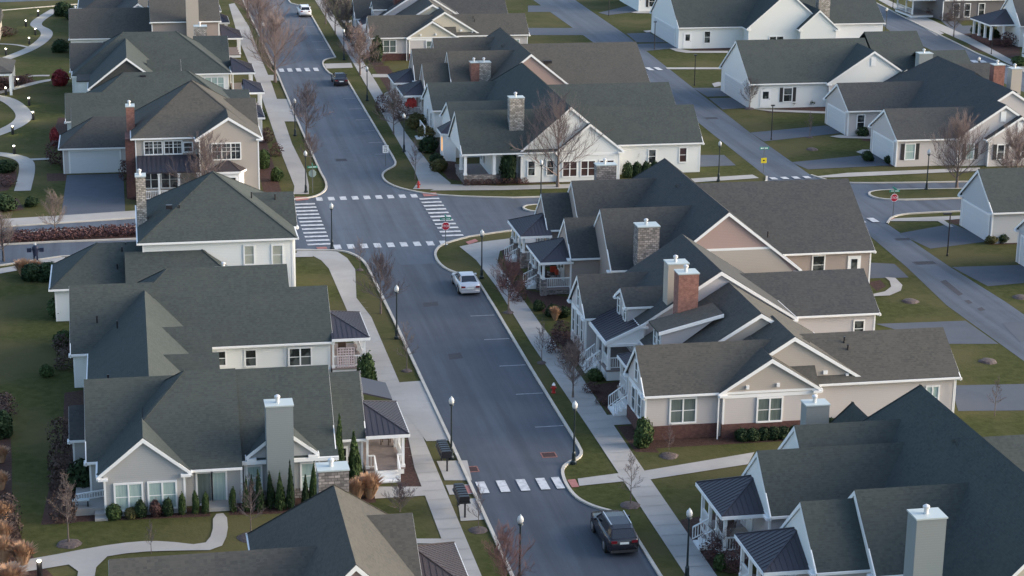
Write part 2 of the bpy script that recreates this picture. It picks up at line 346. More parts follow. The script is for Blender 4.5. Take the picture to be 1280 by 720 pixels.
drives = [
 D((-6.75, 202.0), (-1.1, 202.0), (-1.0, 185.5), (-6.9, 184.9)),
 # west side of the alley
 D((62.38, 158.38), (64.84, 157.49), (64.45, 153.18), (60.89, 153.45)), D((56.81, 140.88), (64.20, 140.62), (64.26, 134.56), (60.23, 135.17)), D((56.71, 125.90), (62.70, 125.33), (60.79, 119.96), (55.10, 120.69)),
 D((63.88, 315.67), (68.42, 315.20), (68.07, 308.10), (62.48, 308.69)), D((56.82, 292.73), (67.32, 291.58), (66.96, 284.68), (55.52, 285.95)),
 # east side
 D((69.13, 167.45), (75.53, 170.14), (76.86, 163.72), (69.98, 161.88)), D((69.45, 155.77), (76.77, 155.48), (74.32, 150.23), (70.08, 149.63)), D((69, 116), (80, 116), (80, 123), (69, 123)),
 D((66.78, 139.59), (70.20, 139.94), (68.33, 135.98), (66.08, 134.68)),
 D((72.79, 285.54), (76.44, 285.90), (76.61, 276.93), (72.30, 277.42)), D((72.06, 276.01), (76.77, 276.19), (77.01, 271.89), (71.51, 269.75)), D((73.49, 306.66), (81.18, 314.80), (79.70, 306.88), (74.41, 303.97)),
 D((70.44, 241.30), (74.94, 240.74), (74.84, 235.25), (70.58, 235.24)), D((70.48, 234.19), (74.82, 234.18), (74.71, 227.93), (70.08, 226.99)),
 D((69.29, 213.30), (79.40, 216.11), (80.12, 211.88), (69.35, 208.44)), D((68.95, 197.78), (79.41, 200.38), (78.92, 194.86), (69.60, 194.20)),
 D((60.05, 202.57), (62.82, 202.20), (62.60, 197.08), (58.00, 196.93)),
 D((126.23, 295.87), (128.90, 296.44), (126.40, 285.89), (123.50, 284.61)), D((124.10, 286.95), (128.32, 287.30), (126.22, 280.37), (122.89, 279.19)),
]
sheet('driveway', drives, 0.012, asphD)
# concrete walks
pv = [
 D((16.35, 60), (17.95, 60), (17.95, 117), (17.9, 132), (17.85, 148.5), (17.3, 154), (18.18, 162.51), (17.90, 166.19), (17.30, 168.42), (16.06, 169.42), (13.85, 170.01), (13.69, 168.14), (15.02, 167.41), (15.62, 165.73), (15.98, 163.09), (16.2, 148), (16.45, 132), (17.0, 127), (17.0, 122), (16.6, 116)),
 D((16.04, 321.98), (15.55, 286.02), (15.84, 253.69), (15.57, 214.29), (15.67, 193.92), (15.30, 190.53), (16.78, 190.33), (17.13, 194.07), (17.41, 199.81), (17.13, 214.08), (17.63, 250.27), (17.60, 274.17), (17.76, 298.59), (17.01, 323.24)),
 D((17.47, 240.31), (19.02, 240.11), (18.71, 226.31), (16.97, 226.53)), D((17.61, 256.98), (18.64, 256.86), (18.74, 252.76), (17.42, 252.92)),
 D((29.2, 60), (30.8, 60), (30.85, 116), (31.0, 132), (30.65, 145), (30.6, 157), (30.6, 163), (31.5, 166.6), (34, 168.9), (60, 169.3), (60, 171.1), (33, 170.7), (30.3, 169.9), (28.2, 168.6), (28.9, 164), (29.15, 155), (28.95, 140), (29.1, 122)),
 D((30.2, 190.6), (31.4, 193), (30.6, 200), (30.3, 218), (30.9, 250), (31.3, 286), (31.9, 345), (30.4, 345), (29.9, 286), (29.4, 250), (28.9, 218), (28.6, 200), (28.3, 194.5), (27.2, 191.0)),
 D((28.8, 190.2), (36, 189.4), (50, 189.2), (63.2, 191.0), (63.0, 192.6), (50, 190.9), (36, 191.2), (31.2, 192.6)),
 D((16.67, 132.46), (19.50, 132.64), (19.67, 120.45), (18.04, 120.56)),
 D((18.16, 116.90), (20.10, 116.73), (19.82, 113.31), (18.15, 113.58)), D((18.08, 112.79), (19.61, 112.68), (19.64, 111.09), (18.07, 111.21)), D((18.41, 110.25), (19.62, 110.44), (19.61, 107.05), (18.07, 107.06)),
 D((13.62, 113.24), (16.87, 112.72), (16.71, 111.30), (13.52, 111.30)),
 D((15.10, 104.92), (16.60, 104.68), (16.63, 103.98), (15.00, 104.24)),
 # walk by the crossing on the right
 D((26.37, 112.54), (29.38, 113.08), (30.86, 113.19), (38.71, 115.22), (37.66, 113.23), (30.62, 111.65), (29.34, 111.66), (26.21, 111.35)),
 D((30.9, 121.6), (32.6, 121.6), (32.6, 123.6), (30.9, 123.6)), D((31.41, 134.92), (32.43, 135.14), (32.28, 133.48), (31.38, 133.43)),
 D((25.66, 264.58), (29.35, 264.78), (29.15, 261.04), (25.61, 260.85)), D((31.09, 255.95), (33.37, 255.67), (33.17, 253.33), (30.91, 253.60)), D((32.14, 302.64), (36.23, 303.84), (36.06, 301.40), (32.12, 300.21)),
 # front garden walks, lower left
 smooth_line(D((-8.3, 105.2), (-6.0, 105.7), (-3.0, 106.7), (-0.78, 107.1), (0.8, 106.9), (3.0, 105.9), (3.6, 107.5), (3.75, 110.4), (4.55, 110.5), (4.5, 107.5), (3.9, 105.1), (1.6, 105.4), (-0.8, 105.6), (-2.9, 105.1), (-3.2, 100), (-4.1, 100), (-3.9, 104.6), (-6.2, 104.0), (-9, 103.4)), 1, True),
 # concrete at the garage of the tan house and by its street
 D((-14, 181.5), (0, 183.4), (6, 184.9), (6, 186.4), (0.0, 185.9), (-7.4, 184.9), (-14, 184.2)), D((-7.3, 181.9), (-0.6, 183.2), (-0.9, 185.7), (-7.0, 184.9)),
 D((-30, 158.0), (-11.5, 165.4), (-7.5, 167.6), (0, 168), (15, 167), (15, 168.4), (0, 169.4), (-7.5, 169.2), (-12, 166.8), (-30, 159.6)), D((-8.9, 169.6), (-6.2, 170.0), (-6.2, 165.8), (-9.4, 165.6)),
 # east side
 D((68.80, 190.38), (71.68, 190.17), (87.48, 191.00), (88.11, 192.45), (73.22, 192.00), (69.32, 190.86)),
 D((69.60, 171.90), (70.99, 172.79), (77.84, 172.92), (77.34, 171.74), (75.26, 171.41), (75.19, 168.97), (74.62, 168.75), (74.53, 171.20), (70.58, 171.76)),
 D((62.41, 153.48), (63.20, 153.11), (62.98, 150.92), (62.22, 149.35), (60.76, 148.14), (59.36, 148.11), (59.62, 148.78), (60.80, 149.32), (61.86, 150.60), (62.36, 152.24)),
 D((75.57, 271.36), (76.58, 271.59), (77.97, 269.00), (83.31, 268.39), (82.81, 266.73), (76.94, 267.41), (75.84, 268.91)), D((70.89, 256.24), (78.90, 255.29), (78.48, 253.90), (70.73, 254.83)), D((75.87, 287.51), (78.10, 288.43), (77.26, 286.20), (75.96, 285.96)),
 D((73.70, 243.74), (74.76, 244.76), (75.61, 244.37), (74.24, 241.96), (73.28, 241.23)), D((73.85, 226.51), (76.10, 225.98), (82.47, 223.91), (82.05, 222.73), (75.71, 224.78)),
 D((77.61, 209.98), (79.10, 210.67), (82.44, 209.34), (81.96, 208.08), (78.49, 208.98)), D((77.67, 201.64), (78.82, 202.73), (79.98, 202.37), (78.68, 200.89), (77.94, 200.37)),
 D((78.72, 306.11), (80.30, 307.69), (82.91, 306.54), (82.20, 304.87), (79.52, 305.15)),
]
sheet('pavement', pv, 0.030, conc)
fw = [D((125.79, 318.77), (124.64, 299.94), (123.22, 276.10), (119.53, 244.66), (117.92, 241.25), (120.66, 271.93), (121.77, 295.50), (124.27, 318.92)), D((121.40, 297.25), (122.73, 294.55), (120.75, 280.20), (118.74, 278.12))]
sheet('pavement', fw, 0.034, conc)
jn = []
for x0, x1, ya, yb in ((16.5, 17.9, 61, 153), (29.25, 30.75, 61, 165), (29.7, 30.7, 205, 250)):
    y = ya
    while y < yb: jn.append(D((x0, y), (x1, y), (x1, y+.035), (x0, y+.035))); y += 1.5
b_ = MB()
for p in jn: b_.add([(x, y, .072) for x, y in p], [(0, 1, 2, 3)])
o_ = b_.build('pavement_joint', mat('joint', (0.22, 0.21, 0.20)), recalc=False); o_['kind'] = 'structure'
park = [(smooth_line([(-18.94, 268.62), (-15.94, 274.60), (-13.06, 282.25), (-11.52, 291.98), (-11.82, 297.98), (-13.45, 302.01), (-13.60, 305.97), (-12.51, 312.38), (-11.02, 319.03)], 2), 1.7),
        (smooth_line([(-16.67, 246.68), (-14.44, 243.79), (-12.42, 236.03), (-12.22, 231.23), (-13.36, 226.79), (-15.49, 222.66)], 2), 1.9),
        (smooth_line([(-14.96, 213.43), (-12.92, 212.36), (-11.16, 209.77), (-10.73, 205.14), (-10.88, 195.53)], 2), 1.6),
        (smooth_line([(-16.54, 247.72), (-13.59, 252.22), (-10.80, 256.36), (-7.54, 257.69)], 2), 1.2),
        (smooth_line([(-18.37, 286.31), (-15.58, 285.30), (-13.50, 282.30)], 1), 0.7), (smooth_line([(-10.83, 209.72), (-8.70, 209.83)], 1), 0.9), (smooth_line([(-10.21, 259.76), (-11.92, 259.96), (-12.91, 259.50)], 1), 1.0)]
for p, w_ in park: sheet('path', [strip_poly(p, w_)], 0.036 + 0.004*park.index((p, w_)), conc)
pads = [D((25.69, 112.44), (26.21, 112.50), (26.18, 111.22), (25.71, 111.17)), D((19.08, 112.50), (19.59, 112.55), (19.62, 111.29), (19.11, 111.17)), D((15.36, 189.34), (16.52, 189.18), (16.57, 188.01), (15.30, 187.69)),
        D((27.89, 189.12), (29.28, 189.27), (29.23, 187.92), (27.85, 187.77)), D((29.00, 170.05), (30.05, 171.03), (30.19, 170.16), (29.15, 169.18)), D((15.56, 170.18), (16.49, 170.18), (16.52, 169.08), (15.68, 169.20)), D((70.26, 172.58), (70.97, 172.95), (70.70, 172.06), (70.13, 171.83))]
sheet('pavement_pad', pads, 0.042, pad)
# road paint: crossings and parking bays
pm = []
for x0 in [17.3+i*1.165 for i in range(9)]: pm.append(D((x0, 187.5), (x0+.62, 187.5), (x0+.62, 188.9), (x0, 188.9)))
for x0 in [17.15+i*1.19 for i in range(9)]: pm.append(D((x0, 169.3), (x0+.62, 169.3), (x0+.62, 170.8), (x0, 170.8)))
for i in range(12): y = 170.9+i*1.37; pm.append(D((14.9, y), (17.0, y), (17.0, y+.55), (14.9, y+.55)))
for i in range(11): y = 172.2+i*1.42; pm.append(D((27.25, y), (29.2, y), (29.2, y+.55), (27.25, y+.55)))
for x0 in (19.95, 21.25, 22.5, 23.75, 24.9): pm.append(D((x0, 111.05), (x0+.58, 111.05), (x0+.58, 112.95), (x0, 112.95)) if x0 < 24.5 else D((x0-.15, 111.05), (x0+.36, 111.05), (x0+.36, 112.95), (x0-.15, 112.95)))
for x0 in (19.3, 20.4, 21.55, 22.7, 23.85): pm.append(D((x0, 258.9), (x0+.62, 258.9), (x0+.62, 261.4), (x0, 261.4)))
for x0 in (66.9, 68.1, 69.3): pm.append(D((x0, 254.2), (x0+.7, 254.2), (x0+.6, 256.4), (x0-.1, 256.4)))
for x0 in (64.3, 65.5, 66.7, 67.9): pm.append(D((x0, 190.0), (x0+.65, 190.0), (x0+.6, 191.0), (x0-.05, 191.0)))
for x0 in (66.9, 68.2): pm.append(D((x0, 171.6), (x0+.7, 171.6), (x0+.65, 173.2), (x0-.05, 173.2)))
for i, (a, b) in enumerate(((1197,81), (1207,80.5), (1218,80.5), (1228,80.5))): 
    c = [(111.95, 254.67), (113.20, 254.85), (114.43, 254.70), (115.55, 254.57)][i]; pm.append(D(c, (c[0]+.85, c[1]), (c[0]+1.1, c[1]+2.0), (c[0]+.2, c[1]+2.0)))
sheet('crossing', pm, 0.022, paint)
bays = [147.6, 141.4, 135.0, 128.7, 122.0, 101.9, 96]; 
bl = [D((25.6, y), (27.55, y), (27.55, y+.13), (25.6, y+.13)) for y in bays]
bl += [D((25.5, y), (27.05, y), (27.05, y+.14), (25.5, y+.14)) for y in (207.5, 213.5, 219.8, 226.2, 232.8, 239.5)] + [D((25.7, y), (27.55, y), (27.55, y+.15), (25.7, y+.15)) for y in (276, 283, 290, 297, 304)]
sheet('parking_line', bl, 0.022, paintF)
# utility cuts and stains with a shape of their own
sheet('road_patch', [D((66.62, 151.61), (67.29, 152.01), (67.02, 147.68), (66.44, 147.29)), D((66.33, 145.91), (66.82, 146.07), (66.77, 145.15), (66.29, 144.99)), D((66.45, 143.60), (67.02, 143.97), (66.97, 143.08), (66.43, 142.93)),
   D((22.39, 151.79), (23.67, 152.05), (23.56, 150.93), (22.35, 150.66)), D((22.33, 138.40), (23.33, 138.64), (23.29, 137.30), (22.24, 137.08))], 0.018, mat('road_stain', (0.030, 0.031, 0.040), (0.042, 0.040, 0.046), scale=2))
# planting beds
beds = [
 D((-4.2, 110.6), (3.6, 110.2), (3.6, 111.6), (-3, 112.2)), D((4.7, 110.2), (11.2, 109.7), (11.6, 113), (4.7, 112)), D((-6.2, 110.5), (-4.2, 110.5), (-3.2, 112), (-3.4, 122.5), (-5.6, 122)),
 D((-5.3, 122.4), (-3.4, 122), (-3.4, 134.6), (-5.4, 134)), D((16.90, 121.80), (17.15, 122.06), (16.58, 112.76), (15.12, 113.00)), D((12.41, 115.72), (13.93, 115.76), (13.51, 110.79), (12.34, 110.72)),
 D((31.1, 116.6), (32.6, 116.2), (32.6, 121.4), (31.1, 121.4)), D((31.2, 123.8), (34, 123.8), (34, 130.6), (31.0, 129.8)), D((32.4, 117.0), (48.3, 117.0), (48.3, 118.4), (32.4, 118.6)),
 D((31.2, 134.5), (33.2, 134.5), (33.2, 142.5), (31.0, 143)), D((31.26, 154.42), (34.50, 151.59), (33.78, 147.17), (31.51, 147.51), (31.12, 150.71)), D((30.95, 105.22), (33.89, 105.98), (32.98, 99.04), (30.13, 97.32)), D((30.9, 159), (32.2, 158.5), (32.4, 168), (31.8, 168)),
 D((31.3, 194.5), (38.6, 191.9), (49.2, 191.9), (49.2, 192.6), (33, 194.4)), D((31.4, 195), (33.4, 194), (33.5, 226), (31.6, 226)), D((31.4, 226.5), (34, 226), (34, 262), (31.9, 262)), D((32.0, 262.5), (33.6, 262.5), (33.8, 290), (32.2, 290)),
 D((0.2, 186.6), (12.6, 188.0), (12.6, 190.2), (0.2, 190)), D((-8.6, 199.5), (-6.8, 199.5), (-6.8, 203), (-8.8, 203)), D((-0.8, 191.0), (0.2, 190), (0.2, 199), (-0.9, 199)),
 D((12.4, 189), (14.2, 189.6), (14.6, 225), (13.0, 225)), D((-8.9, 217), (-7.2, 217), (-7.0, 232), (-8.4, 232)), D((-16.39, 259.34), (-14.24, 260.24), (-11.28, 255.85), (-13.86, 251.70), (-15.89, 249.78)), D((-14.09, 208.24), (-12.20, 207.60), (-11.61, 201.59), (-12.28, 196.06), (-13.40, 195.54)), D((-12.84, 192.12), (-11.20, 192.55), (-10.40, 187.91), (-12.56, 186.96)),
 D((80.13, 199.87), (97.21, 201.33), (94.00, 194.39), (78.61, 194.52)), D((74.92, 226.38), (84.03, 228.29), (82.47, 223.91), (74.98, 224.37)), D((78.46, 270.33), (88.00, 277.83), (85.44, 269.53), (78.35, 268.27)), D((81.39, 210.37), (83.51, 209.64), (83.31, 206.16), (80.56, 207.39)), D((75.56, 171.37), (77.92, 172.91), (76.92, 169.63), (75.68, 170.12)),
 D((81.04, 185.25), (84.95, 187.24), (82.33, 181.20), (78.71, 181.71)), D((60.45, 152.28), (61.73, 152.83), (61.55, 150.89), (60.22, 149.64)), D((75.65, 164.18), (78.82, 164.59), (78.78, 162.30), (75.82, 162.44)), D((123.83, 281.41), (128.14, 269.62), (122.08, 256.43), (118.95, 265.66)), D((127.50, 306.33), (135.18, 298.38), (131.66, 291.90), (124.68, 296.04)),
 D((-8.9, 96), (-4.6, 101.5), (-7.0, 107.2), (-8.0, 114), (-8.4, 122), (-9.2, 134), (-10.6, 134), (-10.2, 112), (-10.4, 96)), D((13.2, 113.5), (13.6, 113.5), (13.6, 121), (13.2, 121)),
]
for i in range(5): sheet('planting_bed', beds[i::5], 0.002+0.0002*i, mulch)
# drain grates
for k, (gx, gy, gw, gl, lb) in enumerate(((20.1, 115.2, .38, .8, 'red framed storm drain grate at the left kerb below the crossing'), (*(25.45, 116.89), .42, .75, 'red framed storm drain grate in the road by the right kerb bulge'), (21.6, 205.3, .55, .9, 'round dark manhole cover in the road above the junction'), (67.6, 157.4, .9, .8, 'square dark grate in the middle of the back lane'), (68.9, 165.4, .8, .6, 'square dark grate near the lane crossing'), (67.2, 222, .7, .8, 'dark grate in the lane beside the white houses'))):
    t = thing('storm_drain', (gx, gy, .014), lb, 'drain')
    b = MB(); 
    for (a0, a1, c0, c1) in ((-gw-.08, gw+.08, -gl/2-.1, -gl/2), (-gw-.08, gw+.08, gl/2, gl/2+.1), (-gw-.08, -gw, -gl/2, gl/2), (gw, gw+.08, -gl/2, gl/2)): b.box(gx+a0, gx+a1, gy+c0, gy+c1, .014, .03)
    b.build('frame', mat('rust_frame', (0.16, 0.06, 0.05), (0.25, 0.12, 0.10), scale=6) if k < 2 else asphD, t)
    b = MB(); n = 7
    for i in range(n): x = gx-gw+gw*2*i/(n-1); b.box(x-.03, x+.03, gy-gl/2, gy+gl/2, .016, .026)
    b.box(gx-gw, gx+gw, gy-gl/2, gy+gl/2, .0145, .0165); b.build('grate', mat('grate_iron', (0.045, 0.018, 0.016)) if k < 2 else mat('manhole_iron', (0.028, 0.028, 0.034)), t)
# ---------------------------------------------------------------- houses
class House:
    def __init__(s, name, loc, label, cat, wall, roof, group='houses of the neighbourhood'):
        s.o = thing(name, loc, label, cat, group); s.L = []; s.T0 = MB(); s.T = s.T0; s.wall = wall; s.roof = roof; s.k = 0; s.cur = []
    def rec(s, kind, m):
        b = MB(); s.L.append((kind, m, b)); return b
    def w_(s, m): return s.rec('wall', m)
    def r_(s, m): return s.rec('roof', m)
    def block(s, u0, u1, w0, w1, ez, m=None, ax='x', lo='g', hi='g', rz=None, ov=.35, wall=True, wm=None, gm=None, rm=None, base=0.0, corners=True, hf=1.0, wr=None, band=False, soff=True, go=.2):
        """one roofed volume; (u0,u1) along the ridge, (w0,w1) eave to eave; ends g gable, h hip, n buried in another volume"""
        s.T = s.rec('trim', white); s.k += 1; j = 0.004*(s.k % 9); ez += j; u0 -= j*.5; w0 -= j*.5; w1 += j*.5
        hw = (w1-w0)/2
        if m is None: m = (rz-ez)/hw
        rz = ez+m*hw; wc = (w0+w1)/2; t = .17
        P = (lambda u, w_, z: (u, w_, z)) if ax == 'x' else (lambda u, w_, z: (w_, u, z))
        rs = u0+hw*hf if lo == 'h' else u0; re = u1-hw*hf if hi == 'h' else u1
        if rs > re: rs = re = (rs+re)/2
        top = [P(u0, w0, ez), P(u1, w0, ez), P(u1, w1, ez), P(u0, w1, ez), P(rs, wc, rz), P(re, wc, rz)]
        n = 6; bot = [(x, y, z-t) for x, y, z in top]
        F = [(0, 1, 5, 4), (2, 3, 4, 5)]; E = [(0, 1), (2, 3)]
        if lo == 'h': F.append((3, 0, 4)); E.append((3, 0))
        else: E += [(0, 4), (4, 3)]
        if hi == 'h': F.append((1, 2, 5)); E.append((1, 2))
        else: E += [(1, 5), (5, 2)]
        fs = F + [tuple(i+n for i in f[::-1]) for f in F] + [(a, b, b+n, a+n) for a, b in E]
        rb = s.r_(rm or s.roof)
        rb.add(top+bot, fs)
        # ridge and hip caps
        def cap(p, q):
            rb.bar((p[0], p[1], p[2]+.004), (q[0], q[1], q[2]+.004), .2, .03)
        if lo == 'h': cap(top[0], top[4]); cap(top[3], top[4])
        if hi == 'h': cap(top[1], top[5]); cap(top[2], top[5])
        # fascia / gutters
        T = s.T
        def bx(a0, a1, b0, b1, z0, z1):
            if ax == 'x': T.box(a0, a1, b0, b1, z0, z1)
            else: T.box(b0, b1, a0, a1, z0, z1)
        bx(u0+.01, u1-.01, w0-.08, w0-.002, ez-.17, ez-.03); bx(u0+.01, u1-.01, w1+.002, w1+.08, ez-.17, ez-.03)
        for end, u, sg in ((lo, u0, -1), (hi, u1, 1)):
            if end == 'h': bx(min(u+.002*sg, u+.11*sg), max(u+.002*sg, u+.11*sg), w0-.09, w1+.09, ez-.168, ez-.032)
            elif end == 'g':
                pr = [(w0-.08, ez-.05), (wc, rz-.05), (w1+.08, ez-.05), (w1+.08, ez-.27), (wc, rz-.34), (w0-.08, ez-.27)]
                T.extr(pr, 'x' if ax == 'x' else 'y', min(u-.05*sg, u+.012*sg), max(u-.05*sg, u+.012*sg))
        if not wall: return
        # walls
        if wr: x0, x1, y0, y1 = wr
        else:
            x0 = u0+(go if lo == 'g' else ov if lo == 'h' else 0); x1 = u1-(go if hi == 'g' else ov if hi == 'h' else 0); y0 = w0+ov; y1 = w1-ov
        wb = s.w_(wm or s.wall)
        zt = ez-.17
        if ax == 'x': wb.box(x0, x1, y0, y1, base, zt)
        else: wb.box(y0, y1, x0, x1, base, zt)
        if soff:
            a0, a1, b0, b1 = (x0+.02, x1-.02, w0, w1) if not wr else (u0+.3, u1-.3, w0, w1)
            if lo == 'h': a0 = u0
            if hi == 'h': a1 = u1
            bx(a0, a1, b0, b1, ez-.2, ez-.172)
        gw = s.w_(gm or wm or s.wall)
        for end, u, sg in ((lo, u0+go, 1), (hi, u1-go, -1)):
            if end != 'g': continue
            hz = m*ov
            pr = [(w0+ov-.012, ez-.19), (w0+ov-.012, ez+hz-.16), (wc, rz-.16), (w1-ov+.012, ez+hz-.16), (w1-ov+.012, ez-.19)]
            gw.extr(pr, 'x' if ax == 'x' else 'y', min(u-.012*sg, u+.2*sg), max(u-.012*sg, u+.2*sg))
            if band: 
                a = sorted((u-.04*sg, u-.013*sg)); bx(a[0], a[1], w0+ov-.05, w1-ov+.05, ez-.42, ez-.18)
            # eave returns
            a = sorted((u-.33*sg, u-.02*sg)); 
            for b0, b1 in ((w0, w0+ov+.25), (w1-ov-.25, w1)): bx(a[0]+.01, a[1], b0+.01, b1-.01, ez-.26, ez-.12)
        if corners:
            for a in (x0, x1):
                for b_ in (y0, y1):
                    bx(a-.022 if a == x0 else a-.10, a+.10 if a == x0 else a+.022, b_-.022 if b_ == y0 else b_-.10, b_+.10 if b_ == y0 else b_+.022, base+.01, zt-.01)
    def T_(s, face, p):
        return {'S': lambda a, d, z: (a, p-d, z), 'N': lambda a, d, z: (a, p+d, z), 'W': lambda a, d, z: (p-d, a, z), 'E': lambda a, d, z: (p+d, a, z)}[face]
    def fbox(s, b, T, a0, a1, d0, d1, z0, z1):
        x0, y0, _ = T(a0, d0, 0); x1, y1, _ = T(a1, d1, 0)
        b.box(min(x0, x1), max(x0, x1), min(y0, y1), max(y0, y1), z0, z1)
    def win(s, face, p, a0, a1, z0, z1, n=1, g=None, sh=False, mun=False, name='window'):
        T = s.T_(face, p); f = MB(); fw = .11
        B = lambda b, *q: s.fbox(b, T, *q)
        B(f, a0-fw, a0, 0, .07, z0-fw, z1+fw); B(f, a1, a1+fw, 0, .07, z0-fw, z1+fw); B(f, a0, a1, 0, .07, z1, z1+fw); B(f, a0, a1, 0, .09, z0-fw, z0)
        w_ = (a1-a0)/n
        for i in range(1, n): B(f, a0+w_*i-.05, a0+w_*i+.05, 0, .065, z0, z1)
        zm = (z0+z1)/2
        if name == 'window': B(f, a0, a1, 0, .035, zm-.022, zm+.022)
        if mun:
            for i in range(n): B(f, a0+w_*(i+.5)-.015, a0+w_*(i+.5)+.015, 0, .045, z0, z1)
            B(f, a0, a1, 0, .04, z0+(z1-z0)*.75-.013, z0+(z1-z0)*.75+.013)
        fo = f.build(name, white, s.o)
        q = MB(); B(q, a0, a1, 0, .02, z0, z1); q.build('pane', g or glass, fo)
        if sh:
            for c0, c1 in ((a0-fw-.42, a0-fw-.02), (a1+fw+.02, a1+fw+.42)):
                b = MB(); B(b, c0, c1, 0, .05, z0-.05, z1+.08); b.build('shutter', shut, s.o)
    def garage(s, face, p, a0, a1, z1, z0=.03):
        T = s.T_(face, p); b = MB(); B = lambda *q: s.fbox(b, T, *q)
        B(a0, a1, 0, .03, z0, z1)
        h = (z1-z0)/4; n = int((a1-a0)/.62); w_ = (a1-a0)/n
        for r in range(4):
            for c in range(n): B(a0+c*w_+.07, a0+(c+1)*w_-.07, .03, .045, z0+r*h+.06, z0+(r+1)*h-.05)
        b.build('garage_door', doorW, s.o)
        f = MB(); B2 = lambda *q: s.fbox(f, T, *q)
        B2(a0-.16, a0, 0, .07, z0, z1+.16); B2(a1, a1+.16, 0, .07, z0, z1+.16); B2(a0, a1, 0, .07, z1, z1+.16)
        f.build('garage_frame', white, s.o)
    def door(s, face, p, a0, a1, z0, z1, g=True):
        T = s.T_(face, p); b = MB(); s.fbox(b, T, a0-.12, a1+.12, 0, .06, z0, z1+.12); d = b.build('door', white, s.o)
        q = MB(); s.fbox(q, T, a0+.18, a1-.18, .06, .07, z0+(z1-z0)*.5, z1-.15); q.build('pane', glass, d)
        h = MB(); s.fbox(h, T, a1-.1, a1-.04, .06, .13, z0+.95, z0+1.02); h.build('handle', dark, d)
    def chim(s, x0, x1, y0, y1, z0, z1, m, cap=None, flues=1):
        b = MB(); b.box(x0, x1, y0, y1, z0, z1); ch = b.build('chimney', m, s.o)
        c = MB(); c.box(x0-.05, x1+.05, y0-.05, y1+.05, z1+.002, z1+.08); c.build('cap', cap or capM, ch)
        for i in range(flues):
            fx = x0+(x1-x0)*(i+1)/(flues+1)-(.08 if flues == 1 else 0); fy = (y0+y1)/2
            f = MB(); f.lathe(fx, fy, [(.12, z1+.07), (.12, z1+.36), (.18, z1+.38), (.18, z1+.48), (.06, z1+.56)], 10); f.build('flue', fluM, ch)
    def seamroof(s, corners, apex, m, name='porch_roof', t=.1, step=.34):
        """half-hip metal roof: corners A(wall) B C D(wall) anticlockwise, apex on the wall line; raised seams run up each slope"""
        A, B, Cc, Dd = [Vector(c) for c in corners]; P = Vector(apex); b = MB()
        vs = [A, B, Cc, Dd, P]; n = 5
        F = [(0, 1, 4), (1, 2, 4), (2, 3, 4)]
        b.add([tuple(v) for v in vs]+[(v.x, v.y, v.z-t) for v in vs], F+[tuple(i+n for i in f[::-1]) for f in F]+[(0, 1, 6, 5), (1, 2, 7, 6), (2, 3, 8, 7), (3, 0, 5, 8)])
        for p, q in ((A, B), (B, Cc), (Cc, Dd)):
            L = (q-p).length; d = (q-p)/L; tp = (P-p).dot(d)/L; foot = p+d*tp*L; up = P-foot
            k = int(L/step)
            for i in range(k+1):
                u = (i+.5)/(k+1)
                hgt = u/tp if (tp > .001 and u < tp) else ((1-u)/(1-tp) if tp < .999 else u/max(tp, .001))
                hgt = min(1, max(0, hgt))
                a = p+d*u*L; e = a+up*hgt
                if (e-a).length > .15: b.bar((a.x, a.y, a.z+.012), (e.x, e.y, e.z+.012), .025, .035)
        for c in (B, Cc): b.bar((c.x, c.y, c.z+.02), (P.x, P.y, P.z+.02), .09, .05)
        b.build(name, m, s.o)
        f = MB()
        for p, q in ((A, B), (B, Cc), (Cc, Dd)): f.bar((p.x, p.y, p.z-.12), (q.x, q.y, q.z-.12), .1, .2)
        f.slab([(v.x, v.y) for v in (A, B, Cc, Dd)], A.z-.24, A.z-.2)
        f.build('porch_fascia', white, s.o)
    def rail(s, p, q, z, h=.85, name='porch_railing', step=.16, z2=None):
        z2 = z if z2 is None else z2
        b = MB(); p = Vector((p[0], p[1], z)); q = Vector((q[0], q[1], z2)); L = (q-p).length; d = q-p
        b.bar(p+Vector((0, 0, h)), q+Vector((0, 0, h)), .09, .07); b.bar(p+Vector((0, 0, .12)), q+Vector((0, 0, .12)), .05, .06)
        k = max(2, int(L/step))
        for i in range(k+1):
            c = p+d*i/k; b.box(c.x-.022, c.x+.022, c.y-.022, c.y+.022, c.z+.1, c.z+h)
        b.build(name, white, s.o)
    def post(s, x, y, z0, z1, r=.09, pier=0):
        b = MB(); zb = z0+pier
        b.box(x-r, x+r, y-r, y+r, zb, z1); b.box(x-r-.05, x+r+.05, y-r-.05, y+r+.05, z1-.14, z1-.02); b.box(x-r-.04, x+r+.04, y-r-.04, y+r+.04, zb, zb+.16)
        b.build('porch_post', white, s.o)
        if pier:
            b = MB(); b.box(x-.24, x+.24, y-.24, y+.24, 0, zb); b.build('stone_pier', stone, s.o)
    def deck(s, x0, x1, y0, y1, z, skirt=None):
        b = MB(); b.box(x0, x1, y0, y1, z-.12, z); b.build('porch_floor', deckM, s.o)
        b = MB(); b.box(x0+.06, x1-.06, y0+.06, y1-.06, 0.05, z-.12); b.build('porch_skirt', skirt or white, s.o)
    def steps(s, x0, x1, y0, y1, z, n, d, m=None):
        """n steps going down in direction d from the deck edge"""
        b = MB()
        for i in range(n):
            zt = z*(n-i)/(n+1)
            if d == 'S': w_ = (y1-y0)/n; b.box(x0, x1, y1-(i+1)*w_, y1-i*w_, .035, zt)
            if d == 'W': w_ = (x1-x0)/n; b.box(x1-(i+1)*w_, x1-i*w_, y0, y1, .035, zt)
            if d == 'E': w_ = (x1-x0)/n; b.box(x0+i*w_, x0+(i+1)*w_, y0, y1, .035, zt)
        b.build('porch_steps', m or white, s.o)
    def vent(s, x, y, z):
        b = MB(); b.lathe(x, y, [(.06, z-.2), (.06, z+.28), (.075, z+.28), (.075, z+.33)], 8); b.build('roof_vent', black, s.o)
